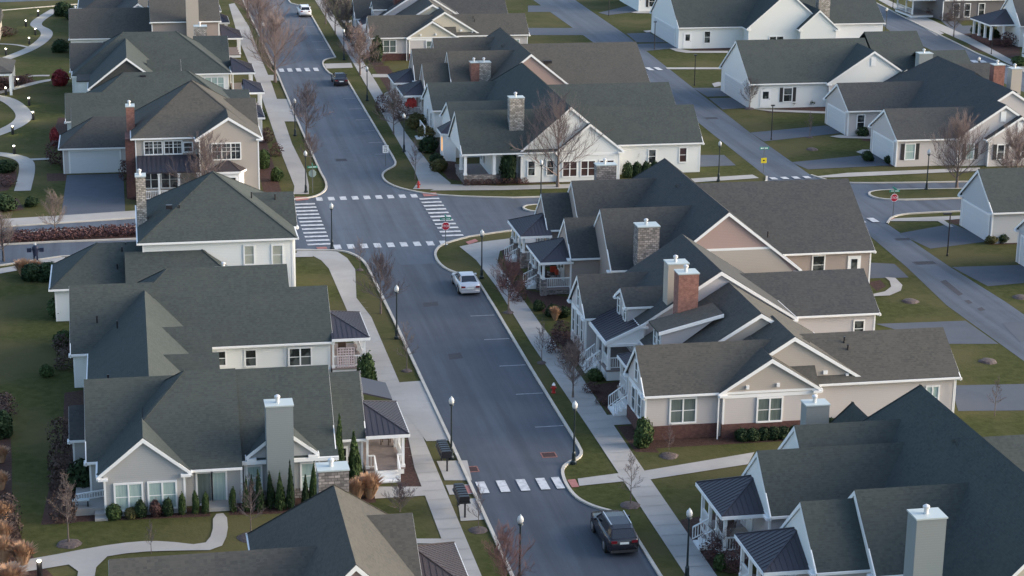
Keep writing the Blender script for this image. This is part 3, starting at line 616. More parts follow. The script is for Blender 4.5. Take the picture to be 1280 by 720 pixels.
    def boxvent(s, x, y, z, sx=.25, sy=.2):
        b = MB(); b.box(x-sx, x+sx, y-sy, y+sy, z-.15, z+.16); b.build('roof_vent', black, s.o)
    def part(s, name, b, m): return b.build(name, m, s.o)
    def done(s):
        if s.T0.v: s.L.append(('trim', white, s.T0))
        groups = {}
        for k, m, b in s.L:
            if b.v: groups.setdefault((k, m.name), []).append((m, b, [min(p[i] for p in b.v)-.12 for i in range(3)], [max(p[i] for p in b.v)+.12 for i in range(3)]))
        for (k, _), it in groups.items():
            cl = []
            for m, b, lo, hi in it:            # pieces that touch become one part
                hit = [q for q in cl if any(all(lo[i] <= h2[i] and l2[i] <= hi[i] for i in range(3)) for _, l2, h2 in q)]
                new = [(b, lo, hi)]
                for q in hit: new += q; cl.remove(q)
                cl.append(new)
            for q in cl:
                B = MB()
                for b, _, _ in q: B.add(b.v, b.f)
                B.build(k, it[0][0], s.o)

def wporch(h, xw, xe, y0, y1, zd=.55, ez=2.9, pz=4.2, pier=0, steps='none', m=None):
    """pyramid-roofed front porch on the west (xe<xw) or east side of a house"""
    sg = -1 if xe < xw else 1; yc = (y0+y1)/2
    c = [(xw, y0, ez), (xe, y0, ez), (xe, y1, ez), (xw, y1, ez)] if sg > 0 else [(xw, y1, ez), (xe, y1, ez), (xe, y0, ez), (xw, y0, ez)]
    h.seamroof(c, (xw, yc, pz), m or metalR)
    xp = xe-sg*.35; a, b = sorted((xw, xp)); a -= .12*(sg < 0); b += .12*(sg > 0)
    h.deck(a, b, y0+.25, y1-.25, zd, stone if pier else None)
    ys = [y0+.4, y0+.4+(y1-y0-.8)/3, y0+.4+2*(y1-y0-.8)/3, y1-.4]
    for y in ys: h.post(xp, y, zd, ez-.2, pier=pier)
    for y in (y0+.4, y1-.4): h.post(xw+sg*.12, y, zd, ez-.2, r=.07)
    return xp, ys
def m1_house(name, label, wall, gm, roof, P):
    """one and a half storey house with two gabled bays and two pyramid porches to the street"""
    h = House(name, (P['o'][0], P['o'][1], 0), label, 'house', wall, roof)
    for q in P['bays']: h.block(P['xb'], P['xs'], q[0], q[1], 3.2, rz=q[2], hi='n', gm=P.get('wg'), band=True, go=.09)
    for q in P['wings']: h.block(P['xw'], P['xs'], q[0], q[1], 3.2, rz=q[2], hi='n', gm=P.get('wg'), go=.09)
    a, b, y0, y1 = P['spine']; h.block(y0, y1, a, b, 3.2, rz=8.2, ax='y', lo='g', hi='h', hf=P.get('hf', .55), gm=gm, band=True)
    a, b, y0, y1, m = P['east']; h.block(a, b, y0, y1, 3.2, m, lo='n', hi='g')
    for (y0, y1) in P['porch']:
        xp, ys = wporch(h, P['xb']+.3, P['xb']-2.45, y0, y1, pier=P.get('pier', 0))
        h.rail((P['xb']+.2, ys[0]), (xp, ys[0]), .55)
        h.rail((xp, ys[0]), (xp, ys[1]), .55); h.rail((xp, ys[2]), (xp, ys[3]), .55)
        h.steps(xp-1.0, xp-.12, ys[1]+.1, ys[2]-.1, .55, 3, 'W')
        for y in (ys[1], ys[2]): h.rail((xp-.05, y), (xp-1.0, y), .5, z2=.05)
        yc = (y0+y1)/2; h.door('W', P['xb']+.075, yc-.45, yc+.45, .55, 2.6); h.win('W', P['xb']+.075, yc+.9, yc+1.7, 1.1, 2.4)
    return h
def parapet(h, x, y0, y1, z): pass
# ======== left side of the street, from the near end
# LA: taupe house at the lower edge of the view
h = House('house', (5, 93, 0), 'taupe house with brown roof and stone chimney, cut by the lower edge', 'house', taupeS, shBrown)
h.block(85.6, 99.95, 5.2, 13.75, 3.15, rz=7.4, ax='y', lo='g', hi='h', gm=peachS)
h.block(-2.0, 9, 86.0, 96.0, 2.7, rz=6.1, lo='g', hi='n')
h.block(9.0, 13.5, 90.4, 99.9, 2.9, rz=5.8, lo='n', hi='g')
h.block(83.5, 90, .6, 5.0, 2.7, rz=5.3, ax='y', lo='g', hi='n')
h.chim(9.1, 10.75, 100.2, 101.4, 0, 6.35, stone)
wporch(h, 13.4, 16.15, 91.6, 97.8, .5, ez=2.8, pz=4.1, m=metalB)
h.done()
# LB: grey house with twin windows and conifers
h = House('house', (5, 115, 0), 'grey house with green roof, twin front windows and a tall grey chimney, lower left', 'house', greyS, shGreen)
h.block(110.85, 116.5, -2.85, 2.55, 2.62, m=.86, ax='y', hi='n')
h.block(-2.85, 5.6, 111.28, 121.9, 2.6, m=.83, lo='h', hi='n', wr=(-2.4, 5.6, 112.0, 121.5))
h.block(5.4, 11.3, 112.05, 121.1, 2.62, m=.955, lo='n', hi='g')
h.block(11.0, 13.45, 114.9, 122.3, 2.6, m=.85, lo='n', hi='g')
h.block(-3.55, 3, 113.5, 122.3, 2.6, m=.84, hi='n')
h.block(-4.6, -3.3, 117.5, 122.2, 2.55, m=.6, lo='g', hi='n', rm=shDark)
h.block(111.9, 117, 5.9, 10.15, 2.95, m=.83, ax='y', hi='n', wr=(112.25, 117, 5.75, 10.3))
h.T0.box(5.5, 11.4, 111.75, 111.9, 2.5, 2.72); r = h.r_(shGreen); r.add([(5.5, 111.9, 2.7), (11.4, 111.9, 2.7), (11.4, 112.6, 3.1), (5.5, 112.6, 3.1), (5.5, 111.9, 2.6), (11.4, 111.9, 2.6), (11.4, 112.6, 2.6), (5.5, 112.6, 2.6)], [(0, 1, 2, 3), (4, 7, 6, 5), (0, 4, 5, 1), (0, 3, 7, 4), (1, 5, 6, 2)])
h.chim(7.05, 8.65, 111.0, 112.2, 0, 6.35, greyM)
h.win('S', 111.03, -1.85, -.35, .42, 2.0, 2, glassC); h.win('S', 111.03, .1, 1.62, .42, 2.0, 2, glassC)
h.win('S', 112.0, 2.95, 3.75, .12, 2.05, 1, glassG, name='sliding_door'); h.win('S', 112.0, 3.85, 4.6, .12, 2.05, 1, glassC, name='sliding_door')
h.win('S', 112.23, 5.95, 6.72, .75, 2.2, 1, glassC); h.win('S', 112.23, 9.2, 9.95, .6, 2.2, 1, glassC); h.win('S', 115.25, 11.55, 12.2, .8, 1.9, 1, glass)
b = MB(); b.box(6.0, 10.4, 112.19, 112.26, 0, .62); h.part('stone_base', b, stone)
b = MB(); b.box(3.4, 4.9, 110.8, 112.2, .035, .28); h.part('stoop', b, conc)
b = MB(); b.box(-4.25, -2.3, 111.5, 115.0, 0, .42); h.part('terrace', b, conc)
b = MB(); b.box(-3.1, -2.35, 110.95, 111.5, 0, .28); b.box(-3.1, -2.35, 110.5, 110.95, 0, .14); h.part('terrace_steps', b, conc)
h.rail((-4.2, 112.6), (-2.5, 113.1), .42, .5)
h.win('W', -3.2, 114.3, 115.0, .9, 2.0)
wporch(h, 13.4, 16.1, 114.75, 120.85, .5, ez=2.8, pz=4.05)
h.rail((13.55, 115.1), (13.95, 115.1), .5); h.rail((15.4, 115.1), (15.75, 115.1), .5); h.rail((15.75, 115.3), (15.75, 120.4), .5); h.rail((13.6, 120.5), (15.7, 120.5), .5)
h.steps(13.95, 15.4, 113.7, 114.95, .5, 3, 'S'); h.rail((13.95, 115.0), (13.95, 113.8), .5, z2=.0); h.rail((15.4, 115.0), (15.4, 113.8), .5, z2=.0)
b = MB(); b.add([(13.6, 120.9, 3.6), (15.85, 120.9, 2.95), (15.85, 124.2, 2.95), (13.6, 124.2, 3.6), (13.6, 120.9, 3.5), (15.85, 120.9, 2.85), (15.85, 124.2, 2.85), (13.6, 124.2, 3.5)], [(0, 1, 2, 3), (7, 6, 5, 4), (0, 4, 5, 1), (1, 5, 6, 2), (2, 6, 7, 3), (3, 7, 4, 0)]); h.part('porch_roof', b, metalR)
h.block(12.0, 13.9, 119.6, 124.6, 2.6, rz=4.6, lo='n', hi='g', rm=shDark)
h.vent(-2.2, 124, 4.2); h.done()
# LC: white house with long green roof
h = House('house', (4, 139, 0), 'white house with a broad green roof and a lattice porch, left of the street', 'house', whiteS, shGreen)
h.block(-3.7, 10.7, 134.8, 146.2, 2.6, m=.75, lo='h', hi='n')
h.block(-4.9, 1, 134.6, 144.2, 2.6, m=.75, hi='n')
h.block(10, 13.45, 134.8, 142.8, 2.596, m=.75, lo='n', hi='g')
h.block(119.2, 139.3, -3.65, 4.4, 2.6, m=.79, ax='y', lo='n', hi='n')
h.block(1.0, 4.75, 129.2, 135.4, 2.6, m=.76, lo='n', hi='n'); h.block(1.0, 5.0, 122.9, 129.2, 2.6, m=.76, lo='n', hi='n')
h.win('S', 135.15, 5.35, 5.8, 1.1, 2.1); h.win('S', 135.15, 7.25, 7.95, .95, 2.1); h.win('S', 135.04, 10.35, 11.85, .85, 2.1, 2)
b = MB(); b.box(13.12, 13.2, 135, 137, 0, .4); h.part('foundation', b, conc)
wporch(h, 13.35, 16.05, 134.7, 141.0, .5, ez=2.8, pz=3.95)
h.rail((13.5, 135.1), (15.75, 135.1), .5); h.rail((15.72, 135.3), (15.72, 140.6), .5)
b = MB(); 
for i in range(7): b.box(13.75+i*.2, 13.79+i*.2, 135.02, 135.06, .5, 2.0)
for i in range(8): b.box(13.75, 14.99, 135.0, 135.04, .55+i*.2, .59+i*.2)
h.part('lattice', b, mat('pink_white_lattice', (0.62, 0.52, 0.54)))
h.chim(8.3, 9.9, 147.0, 148.2, 0, 3.75, stone)
h.vent(-3.0, 136.5, 4.4); h.vent(-1.6, 134.4, 4.6); h.done()
# LD: two storey white house on the corner
h = House('house', (6, 158, 0), 'two storey white house with steep green hipped roof left of the crossing', 'house', whiteS, shGreen)
h.block(0.05, 12.45, 152.0, 164.5, 5.8, m=.66, lo='h', hi='h')
h.block(7, 12.75, 155.6, 162.0, 5.8, m=.66, lo='n', hi='g')
h.block(-6.75, 1, 150.75, 158, 2.7, m=.72, lo='h', hi='n'); h.block(-1, 8.2, 149.2, 155.6, 2.7, m=.72, lo='n', hi='h')
gB = mat('blind_glass', (0.30, 0.31, 0.26), (0.38, 0.39, 0.33), rough=.3, scale=1)
h.win('S', 152.35, 8.3, 9.0, 3.7, 5.15, g=gB); h.win('S', 152.35, 10.5, 11.25, 3.6, 5.1, g=gB)
h.chim(.08, .85, 157.0, 158.2, 0, 9.9, stoneL); h.chim(5.9, 7.3, 149.9, 151, 0, 3.9, stone)
h.boxvent(2.6, 155.2, 7.85); h.vent(3.4, 155.0, 7.7); h.vent(9.2, 156.6, 8.2)
h.vent(11.2, 158.1, 7.6); h.win('E', 12.1, 158, 158.8, 3.2, 4.6)
h.vent(-1.6, 152.2, 3.8); h.vent(-1.2, 153.6, 4.8); h.vent(-.9, 154.2, 5.0); h.done()
# LE: tan two storey house with garage
h = House('house', (4, 198, 0), 'tan two storey house with double garage, brick chimney and big gable, upper left', 'house', tanS, shBrown)
h.block(-.15, 12.1, 190.7, 203, 6.0, m=.72, lo='h', hi='h')
h.block(189.5, 197, 5.9, 12.3, 6.0, m=.66, ax='y', hi='n', band=False)
h.block(7, 12.3, 194.5, 202.5, 5.8, m=.6, lo='n', hi='g')
h.block(-7.4, 1, 202.3, 209.2, 2.7, m=.72, lo='h', hi='n', wm=pinkS, rm=shDark)
h.block(-6.3, 2, 208.5, 216, 2.75, m=.6, lo='g', hi='n', wm=whiteS, rm=shGreen)
h.garage('S', 202.64, -6.35, -1.4, 2.3)
h.chim(-.55, .25, 194.6, 196.0, 0, 8.3, brickO, capM)
b = MB(); b.box(-.75, .12, 190.95, 194.5, 0, 5.9); h.part('brick_wall', b, brickP)
b = MB(); b.box(.25, 12.0, 189.5+.28, 189.5+.3, 2.75, 2.95); 
b.box(.2, 6.2, 191.0, 191.04, 3.9, 4.1); h.part('band', b, white)
for a in (1.1, 3.0): h.win('S', 191.04, a, a+1.6, 4.35, 5.55, 2, mun=True)
h.win('S', 191.04, 4.85, 5.6, 4.5, 5.35)
h.win('S', 189.68, 7.5, 10.15, 3.95, 5.45, 3, g=glass, mun=True)
b = MB(); b.add([(.3, 188.3, 3.15), (6.2, 188.3, 3.15), (6.2, 191.0, 4.2), (.3, 191.0, 4.2), (.3, 188.3, 3.0), (6.2, 188.3, 3.0), (6.2, 191.0, 3.0), (.3, 191.0, 3.0)], [(0, 1, 2, 3), (4, 7, 6, 5), (0, 4, 5, 1), (0, 3, 7, 4), (1, 5, 6, 2)])
for i in range(14): x = .4+i*.44; b.bar((x, 188.32, 3.18), (x, 190.98, 4.23), .04, .05)
h.part('porch_roof', b, metalR)
for x in (.45, 2.3, 4.2, 6.0): h.post(x, 188.55, .4, 3.0, r=.1)
h.deck(.3, 6.1, 188.3, 190.95, .4); h.rail((.45, 188.55), (6.0, 188.55), .4)
for a in (.8, 2.6): h.win('S', 191.04, a, a+1.5, 1.0, 2.6, 2, glass)
h.seamroof([(7.0, 189.7, 2.95), (7.6, 188.5, 2.95), (10.1, 188.5, 2.95), (10.7, 189.7, 2.95)], (8.9, 189.75, 3.9), metalB, 'bay_roof')
b = MB(); b.slab([(7.2, 189.78), (7.75, 188.7), (9.95, 188.7), (10.5, 189.78)], 0, 2.8); h.part('bay_window', b, white)
h.win('S', 188.7, 8.1, 9.6, 1.2, 2.3, 2)
wporch(h, 12.2, 14.3, 215.4, 222, .5, ez=2.8, pz=3.9)
h.block(8, 12.2, 202.5, 211, 2.9, m=.6, lo='n', hi='g', rm=shBrown); h.vent(9.5, 204, 5); h.vent(9.9, 204.8, 5); h.done()
# LF
h = House('house', (3, 223, 0), 'low green-roofed house directly behind the tan two storey house', 'house', whiteS, shGreen)
h.block(-6.6, 12.3, 216.6, 228.4, 2.7, m=.70, lo='h', hi='h')
h.block(-7.1, 0, 216.3, 223.3, 2.7, m=.7, hi='n'); h.block(8, 13.2, 219.4, 230.5, 2.9, rz=4.2, lo='n', hi='g')
wporch(h, 13.0, 15.3, 230.3, 236, .5, ez=2.8, pz=3.9); h.boxvent(1.4, 222, 6.4, .3, .15); h.done()
# LG
h = House('house', (3, 246, 0), 'green hipped-roof house with two small white garage wings, upper left', 'house', whiteS, shGreen)
h.block(-6.9, 12.1, 242.4, 254.9, 3.0, m=.68, lo='h', hi='h')
h.block(233.5, 249.5, -4.9, 4.2, 3.0, m=.8, ax='y', hi='n', gm=shDark); h.block(-7.2, 0, 246, 254, 3, rz=5.8, lo='g', hi='n', rm=shDark)
h.block(2, 6, 236, 242, 3.0, rz=5.4, lo='n', hi='g'); h.block(8, 12.3, 247, 258, 3.0, rz=6.0, lo='n', hi='g')
b = MB(); b.box(-6.15, -4.7, 238.5, 243, 0, 3.0); h.part('wall', b, whiteS); b = MB(); b.box(-6.3, -4.6, 238.3, 243, 3.002, 3.15); h.part('roof', b, shDark)
h.win('S', 242.75, 9.0, 11.2, .9, 2.4, 3, g=glassC)
h.chim(8.3, 9.9, 256.5, 258, 0, 6.5, stoneL)
wporch(h, 12.3, 15.1, 243.6, 249.6, .5, ez=2.8, pz=4.2); wporch(h, 12.3, 15.2, 270.5, 277, .5, ez=2.8, pz=4.2)
xp = 14.75; h.rail((xp, 244), (xp, 249.2), .5); h.done()
# LH
h = House('house', (3, 274, 0), 'brown two storey house with a tall plain siding chimney at the top left', 'house', taupeS, shBrown)
h.block(2.9, 12.2, 268.2, 284, 5.5, m=.5, lo='g', hi='g')
h.block(-7.9, 4, 272.8, 283.2, 2.7, m=.64, lo='g', hi='n', wm=whiteS)
h.chim(7.65, 9.3, 267.4, 268.5, 0, 10.2, tanS); h.win('S', 273.15, -3.4, -2.8, 1.2, 2.2)
h.block(1.0, 3.0, 271.4, 275, 2.8, rz=4.4, lo='n', hi='g', ax='y', wm=whiteS); h.win('E', 12.02, 269.6, 270.6, 3.2, 4.6); h.done()
h = House('house', (3, 300, 0), 'dark-roofed house at the very top left corner of the view', 'house', whiteS, shDark)
h.block(-7.2, 11.5, 295, 310, 2.8, m=.6, lo='h', hi='g'); h.block(284, 300, -2.5, 5.5, 2.8, m=.75, ax='y', hi='n'); h.chim(-8.0, -6.4, 287.5, 289, 0, 4.4, greyS)
wporch(h, 11.5, 13.6, 296, 302, .5, ez=2.8, pz=4.1); wporch(h, 11.9, 14.2, 284.5, 290.5, .5, ez=2.8, pz=4.1); h.done()

# ======== right side of the street
RA = dict(o=(44, 97), xb=33.9, xw=36.8, xs=45.2, bays=((90.0, 95.9, 5.98), (97.6, 103.3, 6.02)), wings=((89.1, 96.3, 6.56), (99.0, 106.2, 6.6)),
          hf=.68, spine=(40.0, 49.8, 84.0, 107.2), east=(44, 58.5, 89.5, 103.6, .62), porch=((91.1, 96.2), (98.7, 103.9)), wg=whiteS)
h = m1_house('house', 'large green-roofed house with two pyramid-roofed white porches, lower right', lilacS, creamS, shGreen, RA)
h.chim(37.1, 38.65, 85.0, 86.2, 0, 8.0, greyM); h.chim(39.1, 40.55, 107.0, 108.0, 0, 6.05, greyM)
h.block(84.5, 90, 46.4, 50.4, 2.6, rz=4.8, ax='y', hi='n', gm=creamS, wm=creamS); h.chim(44.9, 45.8, 82.6, 83.6, 0, 5.2, greyM)
h.block(106, 110, 41.2, 44.0, 3.2, rz=5.6, ax='y', lo='n', hi='h')
# beams and roof bits over the porch link
h.block(36.0, 38, 95.0, 99.4, 3.1, rz=3.9, lo='n', hi='n', wall=False, rm=shDark)
h.done()
# RB: pinkish house on a brick base
def m2_near(dy, label, wall, gm, roof, base, oy):
    h = House('house', (43, oy, 0), label, 'house', wall, roof)
    y = lambda v: v+dy
    h.block(32.0, 44, y(118.2), y(123.4), 3.2, rz=5.85, hi='n', band=True)
    h.block(y(118.0), y(123), 37.05, 44.1, 3.15, rz=5.45, ax='y', hi='n', gm=gm, band=True)
    h.block(y(119.15), y(124), 37.2, 47.7, 3.15, rz=6.5, ax='y', hi='n', gm=gm, band=True)
    h.block(42.5, 54.2, y(118.8), y(125.7), 3.2, m=.70, lo='n', hi='g')
    h.block(y(123), y(130.6), 34.9, 47.8, 3.0, rz=7.0, ax='y', lo='g', hi='n', gm=gm)
    h.win('S', y(118.55), 33.95, 35.6, 1.15, 2.75, 2, glassG); h.win('S', y(118.18), 39.8, 41.4, 1.05, 2.6, 2, glassG)
    h.win('S', y(119.33), 45.55, 46.25, .95, 2.45, 1, glassC); h.win('S', y(119.15), 52.0, 52.8, .95, 2.45, 2, glassC)
    h.win('W', 32.18, y(119.4), y(120.2), 1.2, 2.7, 1); h.win('W', 32.18, y(121.0), y(121.8), 1.2, 2.7); h.win('W', 32.17, y(120.5), y(121.1), 3.5, 4.7)
    b = MB(); b.box(32.14, 37.26, y(118.50), y(118.6), 0, .95); b.box(37.36, 43.8, y(118.13), y(118.4), 0, .95); b.box(43.75, 47.5, y(119.29), y(119.5), 0, .9); b.box(47.4, 53.95, y(119.12), y(119.2), 0, .6); b.box(32.13, 32.4, y(118.52), y(123), 0, .95)
    h.part('brick_base', b, base)
    b = MB(); b.box(37.0, 37.08, y(118.0), y(118.06), 0, 3.0); b.box(47.6, 47.68, y(119.3), y(119.36), 0, 3.0); b.box(53.9, 53.98, y(118.9), y(118.96), 0, 3.1); h.part('downpipe', b, white)
    b = MB(); b.box(38.9, 39.1, y(118.05), y(118.19), 3.35, 3.6); b.box(41.0, 41.2, y(118.05), y(118.19), 3.4, 3.65); b.box(44.6, 44.9, y(119.22), y(119.34), 3.7, 3.95); b.box(46.2, 46.4, y(119.22), y(119.34), 3.5, 3.7); h.part('gable_fixture', b, white)
    # entry porch in the notch with steps to the walk
    h.seamroof([(32.6, y(123.0), 3.0), (35.2, y(123.0), 3.0), (35.2, y(127.0), 3.0), (32.6, y(127.0), 3.0)][::-1] if False else [(35.2, y(127.4), 3.05), (32.5, y(127.4), 3.05), (32.5, y(123.2), 3.05), (35.2, y(123.2), 3.05)], (35.2, y(125.3), 4.1), metalR)
    h.deck(32.5, 35.3, y(123.1), y(127.3), .85); 
    for yy_ in (123.4, 125.3, 127.1): h.post(32.75, y(yy_), .85, 2.85)
    h.rail((32.72, y(125.3)), (32.72, y(127.1)), .85)
    h.steps(31.3, 32.5, y(123.3), y(125.0), .85, 4, 'W')
    for yy_ in (123.3, 125.0): h.rail((32.5, y(yy_)), (31.35, y(yy_)), .85, z2=.05)
    h.door('W', 35.2, y(124.4), y(125.4), .85, 2.9)
    h.block(34.9, 38, y(130), y(133), 3.0, rz=3.6, hi='n', lo='n', wall=False) if False else None
    h.vent(46.8, y(121.5), 5.2); h.vent(46.9, y(121.0), 4.8)
    return h
h = m2_near(0, 'pinkish-grey house on a brick base with nested gables, right of the street', pinkS, tanS, shBrown, brickP, 124)
# shed dormer on the street slope
b = MB(); b.add([(35.2, 125.9, 3.1), (35.2, 125.9, 5.0), (39.3, 125.9, 6.0), (35.2, 128.0, 3.1), (35.2, 128.0, 5.0), (39.3, 128.0, 6.0)], [(0, 2, 1), (3, 4, 5), (0, 1, 4, 3), (0, 3, 5, 2)]); h.part('dormer_wall', b, lilacS)
b = MB(); b.add([(34.9, 125.6, 4.98), (39.5, 125.6, 6.1), (39.5, 128.3, 6.1), (34.9, 128.3, 4.98), (34.9, 125.6, 5.12), (39.5, 125.6, 6.24), (39.5, 128.3, 6.24), (34.9, 128.3, 5.12)], [(0, 1, 2, 3), (7, 6, 5, 4), (0, 4, 5, 1), (1, 5, 6, 2), (2, 6, 7, 3), (3, 7, 4, 0)]); h.part('dormer_roof', b, shBrown)
b = MB(); b.bar((34.9, 125.57, 5.0), (39.5, 125.57, 6.12), .06, .24); h.part('dormer_trim', b, white)
h.win('W', 35.2, 126.15, 126.75, 3.7, 4.75); h.win('W', 35.2, 127.1, 127.7, 3.7, 4.75)
h.chim(36.95, 38.4, 128.2, 129.4, 0, 8.4, brickO)
h.done()
# RC: house behind with dormers
def m2_far(dy, label, wall, gm, roof, oy):
    h = House('house', (43, oy, 0), label, 'house', wall, roof); y = lambda v: v+dy
    h.block(y(130.5), y(141), 34.9, 46.6, 4.1, rz=7.9, ax='y', lo='g', hi='g', gm=lilacS)
    h.block(32.0, 41, y(135.6), y(141.0), 3.2, rz=5.8, hi='n', band=True)
    h.block(44, 54.2, y(133.8), y(141.4), 3.2, m=.62, lo='n', hi='g')
    h.win('S', y(134.15), 52.4, 53.1, 1.3, 2.5); h.win('W', 32.18, y(136.6), y(137.3), 1.0, 2.7); h.win('W', 32.18, y(138.0), y(138.7), 1.0, 2.7); h.win('W', 32.18, y(139.4), y(140.1), 1.0, 2.7); h.win('W', 32.17, y(138.0), y(138.6), 3.4, 4.7)
    # metal porch roof falling west from the eave
    b = MB(); b.add([(32.45, y(130.5), 3.0), (35.3, y(130.5), 4.25), (35.3, y(135.8), 4.25), (32.45, y(135.8), 3.0), (32.45, y(130.5), 2.88), (35.3, y(130.5), 4.13), (35.3, y(135.8), 4.13), (32.45, y(135.8), 2.88)], [(0, 1, 2, 3), (7, 6, 5, 4), (0, 4, 5, 1), (1, 5, 6, 2), (2, 6, 7, 3), (3, 7, 4, 0)])
    for i in range(13): yy_ = y(130.6)+i*.43; b.bar((32.47, yy_, 3.02), (35.28, yy_, 4.27), .035, .045)
    h.part('porch_roof', b, metalR)
    b = MB(); b.bar((32.45, y(130.45), 2.92), (35.3, y(130.45), 4.17), .08, .26); b.box(32.36, 32.45, y(130.4), y(135.8), 2.7, 2.98); b.box(32.5, 35.2, y(130.4), y(130.5), 2.62, 2.8)
    b.add([(32.6, y(130.5), 2.8), (35.2, y(130.5), 2.8), (35.2, y(130.5), 4.0), (32.6, y(130.55), 2.8), (35.2, y(130.55), 2.8), (35.2, y(130.55), 4.0)], [(0, 1, 2), (3, 5, 4), (0, 3, 4, 1), (1, 4, 5, 2), (2, 5, 3, 0)]); h.part('porch_fascia', b, white)
    h.deck(32.5, 35.3, y(130.5), y(135.7), .85)
    for yy_ in (130.7, 132.4, 134.1): h.post(32.7, y(yy_), .85, 2.8)
    h.rail((32.7, y(130.7)), (32.7, y(132.4)), .85); h.rail((32.7, y(130.7)), (35.0, y(130.7)), .85)
    h.steps(31.4, 32.5, y(132.5), y(134.1), .85, 4, 'W')
    for yy_ in (132.5, 134.1): h.rail((32.5, y(yy_)), (31.4, y(yy_)), .85, z2=.05)
    h.door('W', 35.25, y(132.4), y(133.4), .85, 2.9); h.win('W', 35.25, y(134.1), y(134.9), 1.3, 2.7)
    # two gabled dormers on the street slope
    h.block(34.2, 40.0, y(132.15), y(135.45), 5.0, rz=6.0, hi='n', base=3.6, ov=.15, corners=False, soff=False)
    for a in (132.55, 134.3): h.win('W', 34.36, y(a), y(a+.6), 3.85, 4.9)

    return h
h = m2_far(0, 'dark grey house with two small dormers behind the pink house, right of the street', lilacS, creamS, shDark, 136)
h.chim(36.9, 38.4, 130.8, 132.0, 0, 8.4, tanS)
h.done()
# RD: peach gabled house on the corner
RD = dict(o=(46, 158), xb=34.6, xw=37.0, xs=46.2, bays=((152.0, 157.5, 5.93), (161.3, 166.8, 5.8)), wings=((148.0, 156.4, 7.24), (158.9, 166.9, 7.1)),
          spine=(39.8, 52.2, 146.0, 169.0), east=(45, 60.3, 150.8, 165.2, .62), porch=((152.2, 158.0), (160.6, 166.3)), pier=.8, wg=taupeS, hf=.55)
h = m1_house('house', 'brown-roofed corner house with peach gable, stone chimney and two stone-pier porches', taupeS, peachS, shDark, RD)
h.chim(38.95, 40.7, 147.2, 148.6, 0, 6.85, stone); h.chim(39.4, 41.2, 170.4, 171.4, 0, 6.9, stone) if False else None
h.win('S', 151.15, 55.05, 56.0, 1.3, 2.8); h.win('S', 148.35, 37.6, 38.5, 1.2, 2.4)
h.door('S', 151.14, 58.2, 59.1, .4, 2.6)
h.block(47.5, 54.2, 143.6, 146.6, 2.5, rz=3.2, lo='n', hi='g', wm=creamS)
b = MB(); b.box(42.4, 49.7, 146.1, 146.15, 5.0, 5.18); h.part('band', b, white); b = MB(); b.extr([(40.4, 3.0), (51.6, 3.0), (49.7, 5.0), (42.3, 5.0)], 'y', 146.12, 146.16); h.part('gable_panel', b, tanS); h.vent(50.5, 149.6, 5.2); h.chim(40.3, 42.1, 167.3, 168.3, 0, 7.3, stone)
h.done()
# RE: white house with big gable facing the cross street
h = House('house', (44, 205, 0), 'white house with pale stone chimney and wide front gable, beyond the crossing', 'house', whiteS, shGreen)
h.block(32.3, 44, 192.1, 201.0, 3.2, rz=6.75, hi='n', wr=(35.7, 44, 193.6, 200.6))
h.block(192.2, 202, 38.1, 48.9, 3.05, rz=7.75, ax='y', hi='n')
h.block(198, 223.5, 38.1, 48.9, 3.05, rz=7.77, ax='y', lo='n', hi='h')
h.block(191.95, 194.5, 41.9, 49.0, 3.1, rz=6.05, ax='y', hi='n', band=True)
h.block(33.4, 43, 204.5, 213.0, 3.1, rz=5.35, hi='n'); h.block(32.9, 43, 215.2, 223.6, 3.1, rz=5.5, hi='n')
h.block(43.8, 58.1, 194.35, 202.8, 3.2, m=.75, lo='n', hi='g'); h.block(43.6, 59.0, 206.5, 217, 3.2, m=.60, lo='n', hi='g')
h.win('S', 192.38, 39.2, 39.85, .75, 2.2); h.win('S', 192.38, 41.15, 41.8, .75, 2.2)
for a in (42.75, 44.65, 46.6): h.win('S', 192.13, a, a+1.4, .6, 2.1, 2, glassR)
h.win('S', 194.7, 52.4, 53.1, 1.15, 2.5); h.win('S', 194.7, 55.7, 56.4, 1.15, 2.6, g=glassR)
h.win('S', 193.6, 36.9, 37.7, .9, 2.3)
b = MB(); b.box(32.6, 35.9, 192.35, 192.6, 0, .95); b.box(32.6, 32.85, 192.6, 197.5, 0, .95); h.part('stone_wall', b, stone)
b = MB(); b.box(35.9, 38.3, 192.9, 193.7, 0, .75); h.part('stone_base', b, stone)
for x, y in ((32.75, 192.5), (35.7, 192.5), (32.75, 195.0)): h.post(x, y, .95, 3.05, r=.14)
b = MB(); b.box(33, 35.7, 192.6, 200.4, 0, .3); h.part('porch_floor', b, deckM)
h.win('W', 32.6, 193.5, 195, 3.2, 3.3) if False else None
h.seamroof([(33.4, 206.9, 3.0), (32.0, 206.2, 3.0), (32.0, 203.4, 3.0), (33.4, 202.6, 3.0)], (33.6, 204.8, 4.2), metalR, 'bay_roof')
b = MB(); b.slab([(33.5, 206.6), (32.3, 206.0), (32.3, 203.6), (33.5, 202.9)], 0, 2.8); h.part('bay_window', b, white)
h.win('W', 32.3, 204.0, 204.8, .9, 2.4, 1, mat('lit_amber_window', (0.5, 0.22, 0.05), emit=(1.0, 0.45, 0.1), estr=0.55))
for yy_ in (197.6, 199.3, 208, 210.5, 217, 219.5): h.win('W', 33.08 if yy_ > 214 else (33.58 if yy_ > 203 else 35.7), yy_, yy_+.8, .9, 2.4)
h.chim(37.6, 39.1, 194.35, 195.5, 0, 8.3, stoneL)
h.boxvent(49.5, 212.5, 5.4, .5, .3); h.vent(51, 212.5, 5.6)
h.rail((31.9, 214.2), (31.9, 218.2), .6); h.steps(31.0, 32.3, 214.4, 216, .6, 3, 'W'); h.done()
